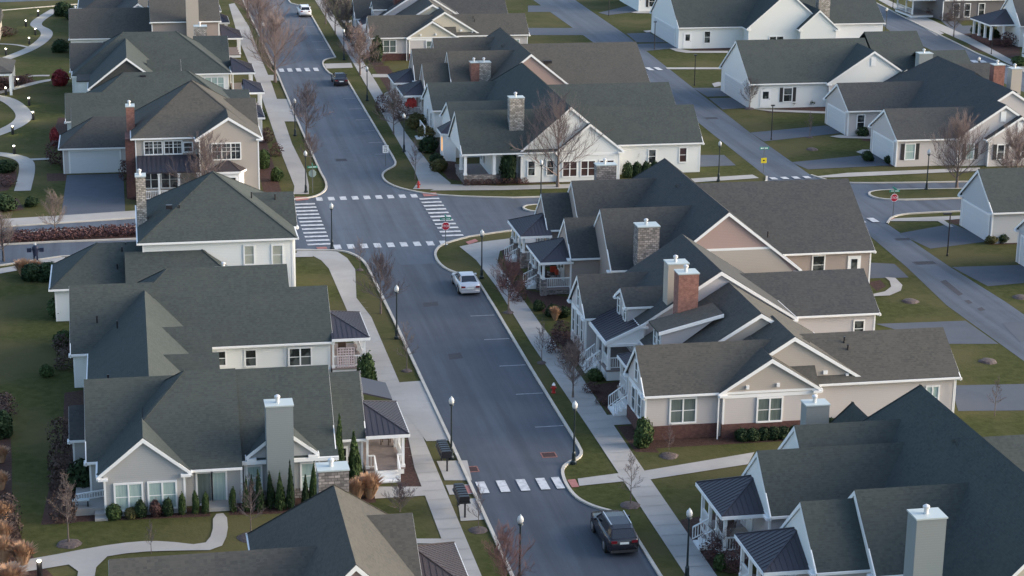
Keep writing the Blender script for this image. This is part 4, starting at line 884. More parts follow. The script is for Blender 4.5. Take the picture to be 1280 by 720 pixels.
# RF: brown house like the lower right one
RF = dict(o=(45, 235), xb=33.5, xw=36.5, xs=45.2, bays=((224.8, 230.2, 6.3), (233.4, 239, 6.6)), wings=((223.5, 232.2, 7.6), (234.6, 243.4, 7.4)),
          spine=(39.2, 51.4, 221.6, 244.5), east=(44, 60.6, 224.6, 241, .52), porch=((225.6, 231.4), (233.8, 239.6)), wg=taupeS)
h = m1_house('house', 'brown-roofed house with a half brick half stone chimney, behind the white stone-chimney house', taupeS, peachS, shBrown, RF)
h.chim(38.85, 39.85, 224.8, 226.0, 0, 6.65, brickO); h.chim(39.87, 41.2, 224.8, 226.0, 0, 6.65, stoneL)
b = MB(); b.box(45.3, 46.1, 221.8, 221.88, 5.4, 6.9); h.part('gable_vent', b, mat('pale_vent', (0.7, 0.66, 0.5)))
h.boxvent(48.8, 229, 5.9, .5, .2); h.done()
# RG
h = m2_near(147.7, 'cream house on a brick base with nested gables, upper centre', pinkS, creamS, shBrown, brickP, 272); h.done()
h = m2_far(147.7, 'dark-roofed house with dormers behind the cream house, top centre', lilacS, creamS, shDark, 284)
h.chim(37.2, 40.2, 279.5, 281, 0, 8.3, brickP); h.done()

# ======== houses east of the lane
def east_house(label, wall, roof, L, extra=None):
    h = House('house', (L['x']+8, L['y'], 0), label, 'house', wall, roof)
    for b in L['b']: h.block(*b[0], **b[1])
    return h
# EA garages at the right edge
h = House('house', (80, 166, 0), 'white house end with a dark green roof and double garage, right edge above the middle', 'house', paleS, shGreen)
h.block(75.9, 92, 162.4, 170.0, 3.0, rz=6.2, ax='x'); h.garage('W', 76.08, 163.3, 169.1, 2.5)
h.done()
h = House('house', (80, 152, 0), 'sliver of a white garage end at the right edge beside the lane', 'house', paleS, shGreen)
h.block(75.6, 92, 148.5, 157.0, 3.0, rz=6.2); h.garage('W', 75.78, 149.5, 155.8, 2.5)
h.done()
# EB / EC
h = House('house', (88, 198, 0), 'pinkish-white house with twin gables and black shutters, right side beyond the lane', 'house', pinkS, shDark)
h.block(79.1, 93, 193.8, 202.0, 3.0, m=.62, hi='n'); h.garage('W', 79.29, 195.0, 200.8, 2.4)
h.block(193.4, 199, 85.6, 96.3, 3.0, rz=6.55, ax='y', hi='n'); h.block(192.8, 198, 88.8, 96.4, 2.95, rz=5.4, ax='y', hi='n')
h.block(196.5, 207, 86.0, 100, 3.0, rz=7.5, ax='y', lo='g', hi='n')
h.win('S', 194.15, 80.3, 81.3, .8, 2.4, 1, g=glassC, sh=True); h.win('S', 193.58, 87.0, 87.7, .8, 2.35, 1, g=glassC, sh=True); h.win('S', 192.98, 90.2, 90.9, .8, 2.3, sh=True); h.win('S', 192.98, 92.9, 93.6, .8, 2.3, 1, sh=True)
b = MB(); b.box(90.5, 91.1, 193.52, 193.58, 4.7, 5.8); b.box(92.2, 92.8, 192.9, 192.98, 3.6, 4.7); h.part('gable_vent', b, white); h.done()
h = House('house', (88, 213, 0), 'grey-white house with garage end and dark roof behind the twin-gabled house, right', 'house', pinkS, shDark)
h.block(79.5, 92, 209.6, 217.8, 3.0, m=.6, hi='n'); h.garage('W', 79.69, 210.8, 216.6, 2.4)
h.block(206.8, 222, 86.4, 100.2, 3.0, rz=7.6, ax='y', lo='n', hi='h', hf=.6); h.block(203.5, 209, 94.4, 99.4, 3.4, rz=5.9, ax='y', hi='n', gm=creamS)
h.win('S', 209.95, 80.8, 81.6, .8, 2.4); h.chim(96.25, 97.6, 208.6, 209.7, 0, 8.0, brickO); h.chim(96.7, 97.95, 204.9, 206.0, 0, 8.2, tanS)
h.chim(92.6, 94.3, 221.6, 222.8, 0, 7.2, greyM); h.win('S', 209.95, 90, 90.8, 1, 2.2)
h.block(94, 100, 215, 219, 5.0, rz=6.8, lo='n', hi='g', gm=white); h.done()
# ED
h = House('house', (84, 234, 0), 'white house with broad green roof and shuttered window, right of the lane', 'house', lilacS, shGreen)
h.block(73.3, 90, 226.8, 239.4, 3.1, rz=7.4, wm=whiteS, hi='n'); h.garage('W', 73.48, 227.6, 237.4, 2.4)
h.block(226.4, 236, 83.0, 94.6, 3.0, rz=6.9, ax='y', hi='n', gm=whiteS); h.block(226.0, 230, 90.3, 95.6, 3.0, rz=4.6, ax='y', hi='n', gm=whiteS)
h.block(91, 98, 229, 243, 3.1, rz=7.7, lo='n', hi='g'); h.block(96, 102.5, 226, 236, 3.1, rz=6.0, lo='n', hi='g')
h.door('S', 227.16, 74.95, 76.05, .15, 2.2); h.win('S', 227.16, 77.8, 78.8, .8, 2.4, 1, sh=True)
b = MB(); b.box(88.5, 89.1, 226.5, 226.58, 5.0, 6.0); h.part('gable_vent', b, white); h.done()
# EE
h = House('house', (88, 280, 0), 'white house with long dark green roof and two white gables, top right of centre', 'house', whiteS, shGreen)
h.block(76.6, 92, 270.8, 286.6, 3.1, rz=9.0, hi='n'); h.garage('W', 76.78, 273, 284.5, 2.5)
h.block(268.5, 280, 86.0, 98, 3.1, rz=8.4, ax='y', hi='n'); h.block(267.6, 275, 93.4, 99.4, 3.0, rz=5.8, ax='y', hi='n'); h.block(92, 108, 272, 290, 3.1, rz=8.6, lo='n', hi='g')
h.door('S', 271.16, 77.6, 78.6, .1, 2.2); h.win('S', 271.16, 80.6, 81.4, .8, 2.4); h.win('S', 268.68, 89.5, 91.5, .8, 1.9, 2)
h.chim(97.2, 98.9, 270.5, 271.8, 0, 7.6, stoneL); h.deck(99, 111, 268, 272.6, .8); h.rail((99, 268), (111, 268), .8, .9, step=.5); h.rail((111, 268), (111, 272.4), .8, step=.5); h.done()
h = House('house', (84, 315, 0), 'corner of a white shuttered house at the top edge beside the lane', 'house', whiteS, shGreen)
h.block(80.0, 95, 306.8, 320, 3.1, rz=7.2); h.win('S', 307.16, 81.9, 82.8, .8, 2.4, sh=True); h.done()
# FA, FB, FC
h = House('house', (134, 300, 0), 'dark grey house with white windows at the top right corner', 'house', darkS, shDark)
h.block(125.6, 150, 292.2, 305, 3.3, rz=7.5, lo='n'); 
for a in (127.4, 129.2, 131.6): h.win('S', 292.55, a, a+.9, .6, 2.6, 1)
h.deck(121.8, 125.6, 296, 303, .5); 
for y in (296.3, 299, 302.7): h.post(122.1, y, .5, 2.8)
h.block(121.4, 126, 295.6, 303.2, 2.9, rz=4.6, lo='h', hi='n', wall=False); h.rail((122.1, 296.3), (122.1, 302.7), .5, step=.4); h.done()
h = House('house', (130, 274, 0), 'house with dark metal porch roof on white posts and steep white gable, top right', 'house', whiteS, shDark)
h.block(126.6, 140, 266.8, 275.2, 3.1, rz=7.4, gm=whiteS); h.block(132, 145, 262, 270, 3.1, rz=6.4, wm=lilacS)
h.seamroof([(127.0, 276.0, 3.0), (122.9, 276.0, 3.0), (122.9, 269.0, 3.0), (127.0, 269.0, 3.0)], (127.0, 272.5, 4.8), metalR)
b = MB(); b.box(123.2, 127, 269.3, 275.7, 0, .7); h.part('porch_base', b, brickP)
for y in (269.5, 271.5, 273.6, 275.5): h.post(123.4, y, .7, 2.8, r=.15)
h.post(125.3, 269.5, .7, 2.8, r=.15); h.win('S', 262.35, 133, 134, 1, 2.4); h.done()
h = House('house', (128, 256, 0), 'pale blue-white porch corner at the right edge below the metal-porch house', 'house', whiteS, shDark)
h.block(124.0, 140, 250, 260, 3.1, rz=7.0, wr=(126.0, 139, 251, 259)); h.deck(123.4, 126, 251, 259, .6); h.rail((123.5, 251.2), (123.5, 258.8), .6, step=.4); h.rail((123.5, 258.9), (126, 258.9), .6, step=.4)
for y in (251.2, 255, 258.8): h.post(123.6, y, .6, 3.0)
h.done()
# park pavilion
t = thing('pavilion', (-18, 251, 0), 'open pavilion with brown roof on white posts in the park, upper left edge', 'pavilion')
b = MB(); q = [(-22.5, 246.5), (-14.1, 246.5), (-14.1, 255.5), (-22.5, 255.5)]; 
b.add([(x, y, 2.9) for x, y in q]+[(-18.3, 251, 4.6)]+[(x, y, 2.75) for x, y in q], [(0, 1, 4), (1, 2, 4), (2, 3, 4), (3, 0, 4), (5, 8, 7, 6), (0, 5, 6, 1), (1, 6, 7, 2), (2, 7, 8, 3), (3, 8, 5, 0)]); b.build('roof', shBrown, t)
b = MB(); 
for a, c, d, e in ((-22.3, -14.3, 246.6, 246.8), (-22.3, -14.3, 255.2, 255.4), (-14.4, -14.2, 246.8, 255.2), (-22.4, -22.2, 246.8, 255.2)): b.box(a, c, d, e, 2.45, 2.75)
b.build('beam', white, t)
for x, y in ((-14.4, 247), (-14.4, 251), (-14.4, 255), (-18.3, 247), (-22, 247), (-22, 255)):
    b = MB(); b.box(x-.15, x+.15, y-.15, y+.15, 0, 2.5); b.build('post', white, t)
t = thing('shed', (-20, 290, 0), 'small cream hut cut by the left edge above the pavilion', 'hut')
b = MB(); b.box(-23, -18.0, 288.5, 296, 0, 2.6); b.build('wall', creamS, t); b = MB(); b.extr([(288.2, 2.6), (292.2, 4.2), (296.3, 2.6)], 'x', -23.3, -17.7); b.build('roof', shBrown, t)
# ---------------------------------------------------------------- trees
def tree_mesh(seed, h, spread, nl, nb, nt_, tr=.09, clear=.28, tw=.011, up=.5):
    """returns (trunk, crown) builders: tapered trunk, limbs, branches and twigs as thin tapered tubes"""
    R = random.Random(seed); T = MB(); K = MB()
    tp = [(0, 0, 0)]; n = 6
    for i in range(1, n+1): tp.append((R.uniform(-.05, .05)*i/n, R.uniform(-.05, .05)*i/n, h*.8*i/n))
    for i in range(n):
        r0 = tr*(1-.16*i)*(1.25 if i == 0 else 1); T.tube(tp[i], tp[i+1], r0, tr*(1-.16*(i+1)), 7)
    def along(z):
        f = z/(h*.8)*n; i = min(n-1, int(f)); g = f-i; a = tp[i]; b = tp[i+1]
        return Vector(a)*(1-g)+Vector(b)*g
    def grow(p, d, L, r, lev):
        k = 4; pts = [p]; dd = d.normalized()
        for i in range(k):
            dd = (dd+Vector((R.gauss(0, .10), R.gauss(0, .10), R.gauss(0, .05)+up*.13))).normalized()
            q = pts[-1]+dd*L/k; K.tube(pts[-1], q, r*(1-.2*i), max(.006, r*(1-.2*(i+1))), 3 if lev else 4, cap=False); pts.append(q)
            if lev < 2:
                m = (nb if lev == 0 else nt_)
                for c in range(max(1, m//k + (1 if R.random() < (m % k)/k else 0))):
                    a = R.uniform(0, 2*math.pi); o = dd.orthogonal().normalized(); o = Matrix.Rotation(a, 3, dd) @ o
                    nd = (dd*R.uniform(.75, 1.1)+o*R.uniform(.45, .85)+Vector((0, 0, .15*up))).normalized()
                    f = R.random(); pp = pts[-2]*(1-f)+pts[-1]*f
                    grow(pp, nd, L*R.uniform(.38, .6)*(1-.09*i), max(tw*.6, (r*.45 if lev == 0 else tw)), lev+1)
    for i in range(nl):
        f = i/max(1, nl-1); z = h*(clear+(.8-clear)*f*.9)
        a = i*2.4+R.uniform(-.4, .4); el = math.radians(30+34*f+R.uniform(-8, 8))
        d = Vector((math.cos(a)*math.cos(el), math.sin(a)*math.cos(el), math.sin(el)))
        grow(along(z), d, h*spread*(1-.35*f)*R.uniform(.85, 1.1), tr*.38*(1-.5*f), 0)
    grow(Vector(tp[-1]), Vector((0, 0, 1)), h*.22, tr*.2, 0)
    return T, K
TV = {}
def tree_kind(key):
    if key in TV: return TV[key]
    k, m, i = key
    if k == 'big': T, K = tree_mesh(i, 8, .66, 15, 15, 14, tr=.19, clear=.15, tw=.014, up=.8)
    elif k == 'mid': T, K = tree_mesh(10+i, 4.6, .56, 13, 12, 11, tr=.085, clear=.22, tw=.0105, up=.75)
    elif k == 'vase': T, K = tree_mesh(20+i, 9, .70, 14, 13, 11, tr=.17, clear=.14, tw=.013, up=.9)
    elif k == 'bush': T, K = tree_mesh(50+i, 1.5, .7, 13, 10, 7, tr=.03, clear=.05, tw=.007, up=.6)
    else: T, K = tree_mesh(30+i, 4.2, .30, 11, 7, 6, tr=.05, clear=.28, tw=.009, up=.8)
    mm = {'t': twig, 'g': twigG, 'r': twigR}[m]
    TV[key] = (T.mesh('trunk', bark), K.mesh('crown', mm, recalc=False)); return TV[key]
def tree(p, hgt, key, label, base=None, group='bare street trees', cat='tree', name='bare_tree', rot=None):
    nat = {'big': 9.6, 'mid': 5.4, 'vase': 10.6, 'sap': 5.0, 'bush': 1.9}[key[0]]
    s = hgt/nat; tm, cm = tree_kind(key)
    t = thing(name, (p[0], p[1], 0), label, cat, group); 
    for nme, me in (('trunk', tm), ('crown', cm)):
        o = bpy.data.objects.new(nme, me); C.objects.link(o); o.parent = t
    t.scale = (s, s, s); t.rotation_euler[2] = rot if rot is not None else random.Random(label).uniform(0, 6)
    if base: 
        b = MB(); R = random.Random(label); n = 16; vs = []; 
        for rr, z in ((base*.8, .012), (base*.6, .10), (base*.25, .16)):
            for i in range(n): a = 2*math.pi*i/n; q = rr*(1+R.uniform(-.1, .1)); vs.append((p[0]+q*math.cos(a), p[1]+q*math.sin(a), z))
        b.add(vs, [(j*n+i, j*n+(i+1) % n, (j+1)*n+(i+1) % n, (j+1)*n+i) for j in range(2) for i in range(n)]+[tuple(range(2*n, 3*n))])
        mo = b.build('mulch_mound', mulchR, None, o=(p[0], p[1], 0)); tag(mo, 'mulch mound under the ' + ' '.join(label.split()[:12]), 'mulch mound', 'mulch mounds at tree feet')
tree((18.14, 251.69), 9.6, ('big', 't', 0), 'large bare tree at the upper left kerb beside the zebra crossing')
tree((18.51, 283.53), 9.2, ('big', 't', 1), 'large bare tree by the left pavement at the top of the street')
tree((18.20, 307.44), 9.4, ('big', 't', 2), 'bare tree at the very top of the left pavement')
tree((18.84, 215.55), 6.8, ('mid', 't', 0), 'reddish bare tree on the left verge just above the junction')
tree((18.19, 203.86), 3.4, ('mid', 't', 1), 'small bare tree beside the green street sign at the upper left corner')
tree((18.71, 149.43), 5.3, ('mid', 't', 2), 'bare reddish tree on the left verge just below the junction')
tree((18.77, 135.01), 4.4, ('sap', 'g', 0), 'thin sapling on the left verge above the concrete apron', .5)
tree((18.55, 162.20), 3.4, ('sap', 't', 1), 'thin sapling on the corner grass left of the lower crossing', .4)
tree((28.76, 148.15), 5.0, ('mid', 'r', 0), 'red-twigged tree on the right verge beside the silver car', .55)
tree((28.79, 135.32), 3.8, ('sap', 'g', 1), 'thin grey sapling on the right verge before the dark grey house', .45)
tree((29.41, 127.54), 4.6, ('mid', 'g', 1), 'bare grey tree in the pavement verge by the pink house steps')
tree((28.58, 107.85), 4.0, ('sap', 'g', 2), 'slender sapling in a mulch ring above the dark parked suv', .8)
tree((33.07, 115.53), 2.6, ('sap', 't', 0), 'small sapling on a mound before the brick based pink house', .8)
tree((14.73, 109.08), 2.2, ('bush', 't', 1), 'small leafless multi-stem tree on the lawn before the lower left porch')
tree((18.87, 105.60), 3.4, ('sap', 't', 2), 'small young tree by the lower mailbox cluster and the kerb', .7)
tree((5.76, 106.67), 4.6, ('sap', 't', 0), 'bare young tree on a mound before the row of conifers', 1.0)
tree((-4.54, 107.42), 5.2, ('sap', 'g', 1), 'bare young tree on a mound left of the grey house terrace', .9)
tree((0.06, 105.31), 2.3, ('sap', 't', 1), 'small sapling with dry leaves beside the curved garden walk')
tree((18.75, 96.6), 4.2, ('mid', 'r', 1), 'reddish bare tree on the left verge at the lower edge of the view')
tree((31.9, 99.5), 2.7, ('bush', 't', 0), 'bare shrubby tree beside the right pavement at the lower edge')
tree((32.2, 96.6), 2.6, ('bush', 'r', 2), 'red bare shrub below the lower right pavement lamp')
tree((41.75, 189.97), 9.6, ('vase', 't', 0), 'tall bare tree before the white house with the stone chimney')
tree((-7.24, 177.82), 4.2, ('mid', 'g', 2), 'bare tree on the median across from the garage driveway')
tree((-11.30, 169.40), 4.6, ('mid', 'g', 0), 'bare tree at the left edge beside the cross street')
tree((6.60, 187.44), 7.4, ('mid', 't', 0), 'reddish bare tree before the tan two storey house')
tree((81.75, 183.73), 7.8, ('big', 't', 0), 'bare tree on the median before the twin gabled house at right')
tree((86.60, 180.61), 7.4, ('big', 't', 2), 'bare tree at the right edge before the twin gabled house')
tree((120.98, 277.11), 6.0, ('mid', 'g', 1), 'bare grey tree beside the far street at top right')
tree((29.79, 289.58), 6.4, ('mid', 'g', 0), 'bare dark tree left of the brown steps at the upper pavement')
tree((29.40, 299.70), 6.0, ('mid', 'g', 2), 'bare tree on the verge below the white car at the top')
tree((31.18, 287.19), 6.2, ('big', 'g', 1), 'bare tree beside the pavement at the upper porch walk')
tree((29.47, 255.55), 7.0, ('big', 't', 2), 'spreading bare tree beside the lamp above the black car')
tree((28.84, 217.71), 5.6, ('mid', 'g', 2), 'bare dark tree between the red wreath and the right pavement')
tree((28.08, 195.42), 5.0, ('sap', 'g', 0), 'thin bare tree on the corner above the red hydrant')
tree((73.52, 227.06), 3.9, ('mid', 'g', 1), 'small bare tree in a mulch ring before the white house end', .8)
tree((75.19, 209.85), 3.4, ('sap', 'g', 1), 'thin sapling on the lawn between the lane driveways', .5)
tree((51.14, 195.58), 3.2, ('mid', 'g', 0), 'small bare tree against the long white wall beyond the crossing')
tree((-6.23, 292.86), 2.6, ('mid', 'r', 1), 'small red bare tree against the white wall at upper left')
tree((85.75, 218.60), 2.4, ('bush', 'r', 0), 'red twiggy shrub at the white garage end on the right')
tree((83.82, 197.36), 3.0, ('bush', 't', 1), 'bare multi-stem shrub by the twin gabled house')
tree((57.17, 119.38), 3.2, ('sap', 'g', 2), 'thin dark sapling on the lawn at the right edge')
for k, (c, lb) in enumerate((((61.86, 146.35), 'dark mulch mound on the lawn inside the curved walk, right'), ((61.68, 130.64), 'dark mulch mound on the lawn left of the lane, lower right'), ((71.40, 146.09), 'mulch mound on the lawn at the right edge'), ((73.33, 203.67), 'small dark mound on the lawn before the shuttered garage house'))):
    b = MB(); n = 14; R = random.Random(k); vs = []
    for rr, z in ((.7, .01), (.5, .14), (.15, .2)):
        for i in range(n): a = 2*math.pi*i/n; q = rr*R.uniform(.9, 1.1); vs.append((c[0]+q*math.cos(a), c[1]+q*math.sin(a), z))
    b.add(vs, [(j*n+i, j*n+(i+1) % n, (j+1)*n+(i+1) % n, (j+1)*n+i) for j in range(2) for i in range(n)]+[tuple(range(2*n, 3*n))])
    tag(b.build('mulch_mound', mulchR, None, o=(c[0], c[1], 0)), lb, 'mulch mound')

# ---------------------------------------------------------------- shrubs
def blob(seed, rx, ry, h, n, ls, shape='round'):
    """leaf-sized faces spread through a lumpy volume"""
    R = random.Random(seed); b = MB(); lumps = [(R.uniform(0, 6.28), R.uniform(-1, 1), R.uniform(.08, .22)) for _ in range(7)]
    for i in range(n):
        a = R.uniform(0, 2*math.pi); v = R.random()**.8 if shape != 'round' else R.uniform(0, 1)
        if shape == 'cone': z = v; r = (1-v)**.75*(1 if v > .08 else .8)
        elif shape == 'column': z = v; r = min(1, (1-v)*3.5)**.5*(.75+.25*(1-v))
        else: z = v; r = math.sqrt(max(0, 1-(2*z-.85)**2/1.33))
        rr = r*(R.random()**.28)
        q = 1+sum(w_*math.cos(a-p) * math.cos(3*(z-.5)-o) for p, o, w_ in lumps)
        c = Vector((rx*rr*q*math.cos(a), ry*rr*q*math.sin(a), z*h*(1+.06*R.gauss(0, 1))+.02))
        out = Vector((math.cos(a)*rx, math.sin(a)*ry, (z-.45)*h*.9)).normalized()
        nrm = (out*1.1+Vector((R.gauss(0, .6), R.gauss(0, .6), R.gauss(0, .6)))).normalized()
        e1 = nrm.orthogonal().normalized(); e1 = Matrix.Rotation(R.uniform(0, 6.28), 3, nrm) @ e1; e2 = nrm.cross(e1); s = ls*R.uniform(.6, 1.3)
        b.add([c-e1*s, c+e2*s*.55, c+e1*s, c-e2*s*.55], [(0, 1, 2, 3)])
    return b
def tuft(seed, r, h, n):
    R = random.Random(seed); b = MB()
    for i in range(n):
        a = R.uniform(0, 6.28); l = h*R.uniform(.7, 1.08); o = R.random()**.7*r
        d = Vector((math.cos(a), math.sin(a), 0)); p0 = d*o*.25; p1 = d*o*.7+Vector((0, 0, l*.62)); p2 = d*o*1.15+Vector((0, 0, l*(1-.25*o/r)))
        s = d.cross(Vector((0, 0, 1)))*.018
        b.add([p0-s, p0+s, p1+s*1.3, p1-s*1.3, p2], [(0, 1, 2, 3), (3, 2, 4)])
    return b
SM = {}
def shrub(p, kind, w_, h, m, label, cat='shrub', name=None, group=None, v=None):
    R = random.Random(str(p)); v = R.randint(0, 2) if v is None else v; key = (kind, m.name, v)
    if key not in SM:
        if kind == 'tuft': b = tuft(v, .5, 1.0, 520)
        else: b = blob(v*7+3, .5, .5, 1.0, {'round': 1100, 'cone': 1500, 'column': 1300, 'loose': 420}[kind], {'round': .085, 'cone': .07, 'column': .075, 'loose': .06}[kind], 'round' if kind in ('round', 'loose') else kind)
        SM[key] = b.mesh('leaves', m, recalc=False)
    nm = name or {'round': 'shrub', 'loose': 'shrub', 'cone': 'arborvitae', 'column': 'arborvitae', 'tuft': 'grass_clump'}[kind]
    o = bpy.data.objects.new(nm, SM[key]); C.objects.link(o); o.location = (p[0], p[1], 0); o.scale = (w_, w_, h); o.rotation_euler[2] = R.uniform(0, 6)
    o['label'] = label; o['category'] = cat
    if group: o['group'] = group
    return o
# lower left garden
for i, (x, wd, h_, m_) in enumerate(((-2.0, .95, .85, leafG), (-1.0, .8, .6, leafO), (-.45, .72, 1.0, leafD), (.42, .72, .95, leafR), (1.15, .7, 1.0, leafD))):
    shrub((x, 110.75), 'round', wd, h_, m_, ['broad green shrub at the left corner under the twin windows', 'low olive shrub between the corner shrub and the left window', 'dark round shrub under the left twin window', 'reddish round shrub between the twin windows', 'dark round shrub under the right twin window'][i], group='shrubs under the twin windows')
for i, x in enumerate((1.98, 2.72, 3.35, 4.98)): shrub((x, 110.8), 'column', .48, (1.25, 1.3, 1.2, 1.4)[i], leafG, ['leftmost of the narrow conifers by the sliding door', 'second narrow conifer from the twin windows, by the sliding door', 'narrow conifer just left of the curved walk', 'narrow conifer just right of the curved walk'][i], 'conifer', group='narrow conifers by the sliding door')
for i, (x, y, wd, h_) in enumerate(((5.75, 110.7, .62, 1.9), (6.45, 110.55, .75, 2.35), (7.15, 110.9, .7, 2.1), (7.75, 110.6, .8, 2.05), (8.35, 110.5, .62, 2.75), (9.25, 110.5, .62, 1.95), (9.8, 110.8, .8, 2.4), (6.1, 111.1, .6, 1.9))):
    shrub((x, y), 'cone', wd, h_, leafD if i % 3 else leafG, ['short conifer at the left end of the row before the grey chimney', 'second conifer from the left in the row before the grey chimney', 'bushy conifer just left of the grey chimney foot', 'broad conifer directly before the grey chimney', 'tallest slim conifer before the grey chimney', 'slim conifer just right of the grey chimney', 'right-hand conifer of the row, under the bay window', 'conifer tucked behind the left end of the row'][i], 'conifer', group='conifers before the grey chimney')
shrub((11.6, 113.2), 'cone', 1.1, 4.2, leafG, 'tall green conifer between grey house and lower left porch', 'conifer'); shrub((12.5, 113.6), 'cone', 1.2, 3.2, leafG, 'shorter bushy conifer beside the lower left porch', 'conifer')
for i, (p, wd, h_) in enumerate((((13.22, 111.60), 1.9, 1.7), ((12.41, 111.35), 1.5, 1.5))): shrub(p, 'tuft', wd, h_, strawM, ['large rust-coloured grass clump left of the porch steps', 'smaller rust-coloured grass clump beside the stone chimney'][i], 'grass clump')
shrub((15.70, 132.96), 'round', 1.35, 2.0, leafG, 'round dark evergreen beside the lattice porch'); shrub((5.06, 137.85), 'round', 1.0, 1.6, leafG, 'green shrub against the white wall between two roofs')
for i, (p, wd, h_) in enumerate((((-6.97, 104.91), 1.7, 1.45), ((-8.04, 105.52), 1.7, 1.6), ((-8.25, 108.03), 1.6, 1.5), ((-8.98, 121.08), 1.2, 1.2), ((-8.74, 116.43), 1.2, 1.3), ((-7.57, 102.14), 2.2, 1.3), ((-9.43, 164.56), 2.0, 1.6), ((-8.53, 165.17), 1.6, 1.3), ((-8.36, 110.98), 1.6, 1.5))):
    shrub(p, 'tuft', wd, h_, strawM, ['rust-coloured grass clump nearest the bollard light', 'rust-coloured grass clump at the left edge above the front walk', 'upper rust-coloured grass clump of the left edge group', 'topmost rust-coloured grass clump at the left edge', 'rust-coloured grass clump midway down the left edge', 'rust-coloured grass clump in the bottom left corner', 'pale grass clump by the cross street pavement', 'pale grass clump beside the dark blue mailboxes', 'rust-coloured grass clump above the pair in the left corner'][i], 'grass clump', group='dry grass clumps')
for i, (p, wd, h_, m_) in enumerate((((-6.18, 152.52), 2.3, 1.5, leafG), ((-7.29, 163.02), 2.4, 1.4, leafD), ((-8.72, 163.23), 2.2, 1.3, leafD), ((-5.69, 144.83), 1.4, 1.1, leafG), ((-5.34, 139.45), 2.2, 1.5, leafB), ((-5.71, 143.27), 1.6, 1.3, leafB), ((-3.91, 115.92), 1.9, 1.7, leafD), ((-5.25, 116.13), 1.7, 2.0, leafB), ((-5.28, 123.07), 1.8, 2.0, leafB), ((-5.42, 118.85), 1.6, 1.8, leafB), ((-4.89, 111.02), 1.8, 1.8, leafB), ((-6.75, 137.86), 1.0, .8, leafG), ((-9.12, 129.78), 1.8, 1.6, leafB), ((-9.13, 125.91), 1.8, 1.6, leafD), ((-8.12, 111.54), 1.8, 1.6, leafB), ((-7.82, 109.11), 1.6, 1.4, leafB))):
    shrub(p, 'round' if m_ is not leafB else 'loose', wd, h_, m_, ['olive evergreen at the corner of the white garage', 'dark evergreen beside the low green roof on the cross street', 'dark evergreen mass behind the pale grass clumps', 'small green shrub below the white garage', 'red-brown shrub by the white wall on the left', 'dark brown shrub above the red-brown one on the left', 'dark evergreen beside the terrace of the grey house', 'red-brown bushy shrub left of the dark porch roof', 'tall red-brown shrub beside the dark shed roof, left', 'red-brown shrub left of the grey house corner', 'dark twiggy shrub at the end of the terrace', 'small green shrub on the left lawn', 'dark brown shrub at the left edge, middle height', 'dark shrub at the left edge above the grasses', 'dark brown shrub among the left edge grasses', 'dark shrub behind the nearest grass clump'][i], group='shrubs of the left gardens')
# right side beds
for i, (p, wd, h_, m_) in enumerate((((31.82, 117.49), 1.3, 1.8, leafG), ((31.82, 131.00), 1.2, .8, leafG), ((30.40, 137.75), 1.8, 1.3, leafR), ((31.53, 141.57), 1.6, 1.2, leafR), ((30.79, 134.82), 1.5, 1.0, leafR), ((32.01, 146.78), 1.2, .9, leafD), ((32.90, 146.43), 1.1, .8, leafD), ((31.18, 148.45), 1.0, .8, leafD), ((30.10, 155.07), 1.6, 1.6, leafR), ((30.22, 151.53), 1.7, 1.5, leafR), ((31.00, 128.49), 1.4, .7, leafR), ((31.32, 99.31), 1.7, 1.2, leafR), ((31.92, 97.89), 1.6, 1.1, leafR), ((31.26, 98.00), .8, .9, leafG), ((31.09, 125.93), 1.0, .5, leafR))):
    shrub(p, 'round' if m_ is not leafR else 'loose', wd, h_, m_, ['bright green shrub at the corner of the brick based house', 'low green shrub below the white steps', 'red-brown shrub before the dark grey house wall', 'upper red-brown shrub before the dark grey house', 'red-brown shrub nearest the white porch steps', 'dark low shrub below the stone pier porch, centre', 'dark low shrub below the stone pier porch, right', 'dark low shrub at the porch corner by the pavement', 'red leafless shrub before the northern stone pier porch', 'red leafless shrub between the two stone pier porches', 'low red plant in the bed by the pink house steps', 'rust-red shrub between the lower right porches', 'rust-red shrub at the lower edge before the last porch', 'small green shrub under the lower right porch', 'lowest red plant in the bed by the steps'][i], group='shrubs of the right-hand gardens')
shrub((32.03, 145.69), 'tuft', 1.1, 1.2, strawM, 'straw-coloured grass clump before the dark grey house', 'grass clump')
for i in range(13): x = 38.6+i*.72; shrub((x, 117.55 if x < 44.5 else 118.6), 'round', 1.0, .75, leafD, ['westmost','second','third','fourth','fifth','sixth','seventh','eighth','ninth','tenth','eleventh','twelfth','last'][i]+' dark clipped shrub from the left along the brick base', group='dark clipped shrubs along the brick base', v=i % 3)
for i in range(4): shrub((49.6+i*.95-1.4+1.6, 193.2), 'round', 1.15, 1.5, leafD, ['leftmost','second','third','rightmost'][i]+' of the four dark round shrubs by the long white wall', group='dark round shrubs by the long white wall', v=i % 3)
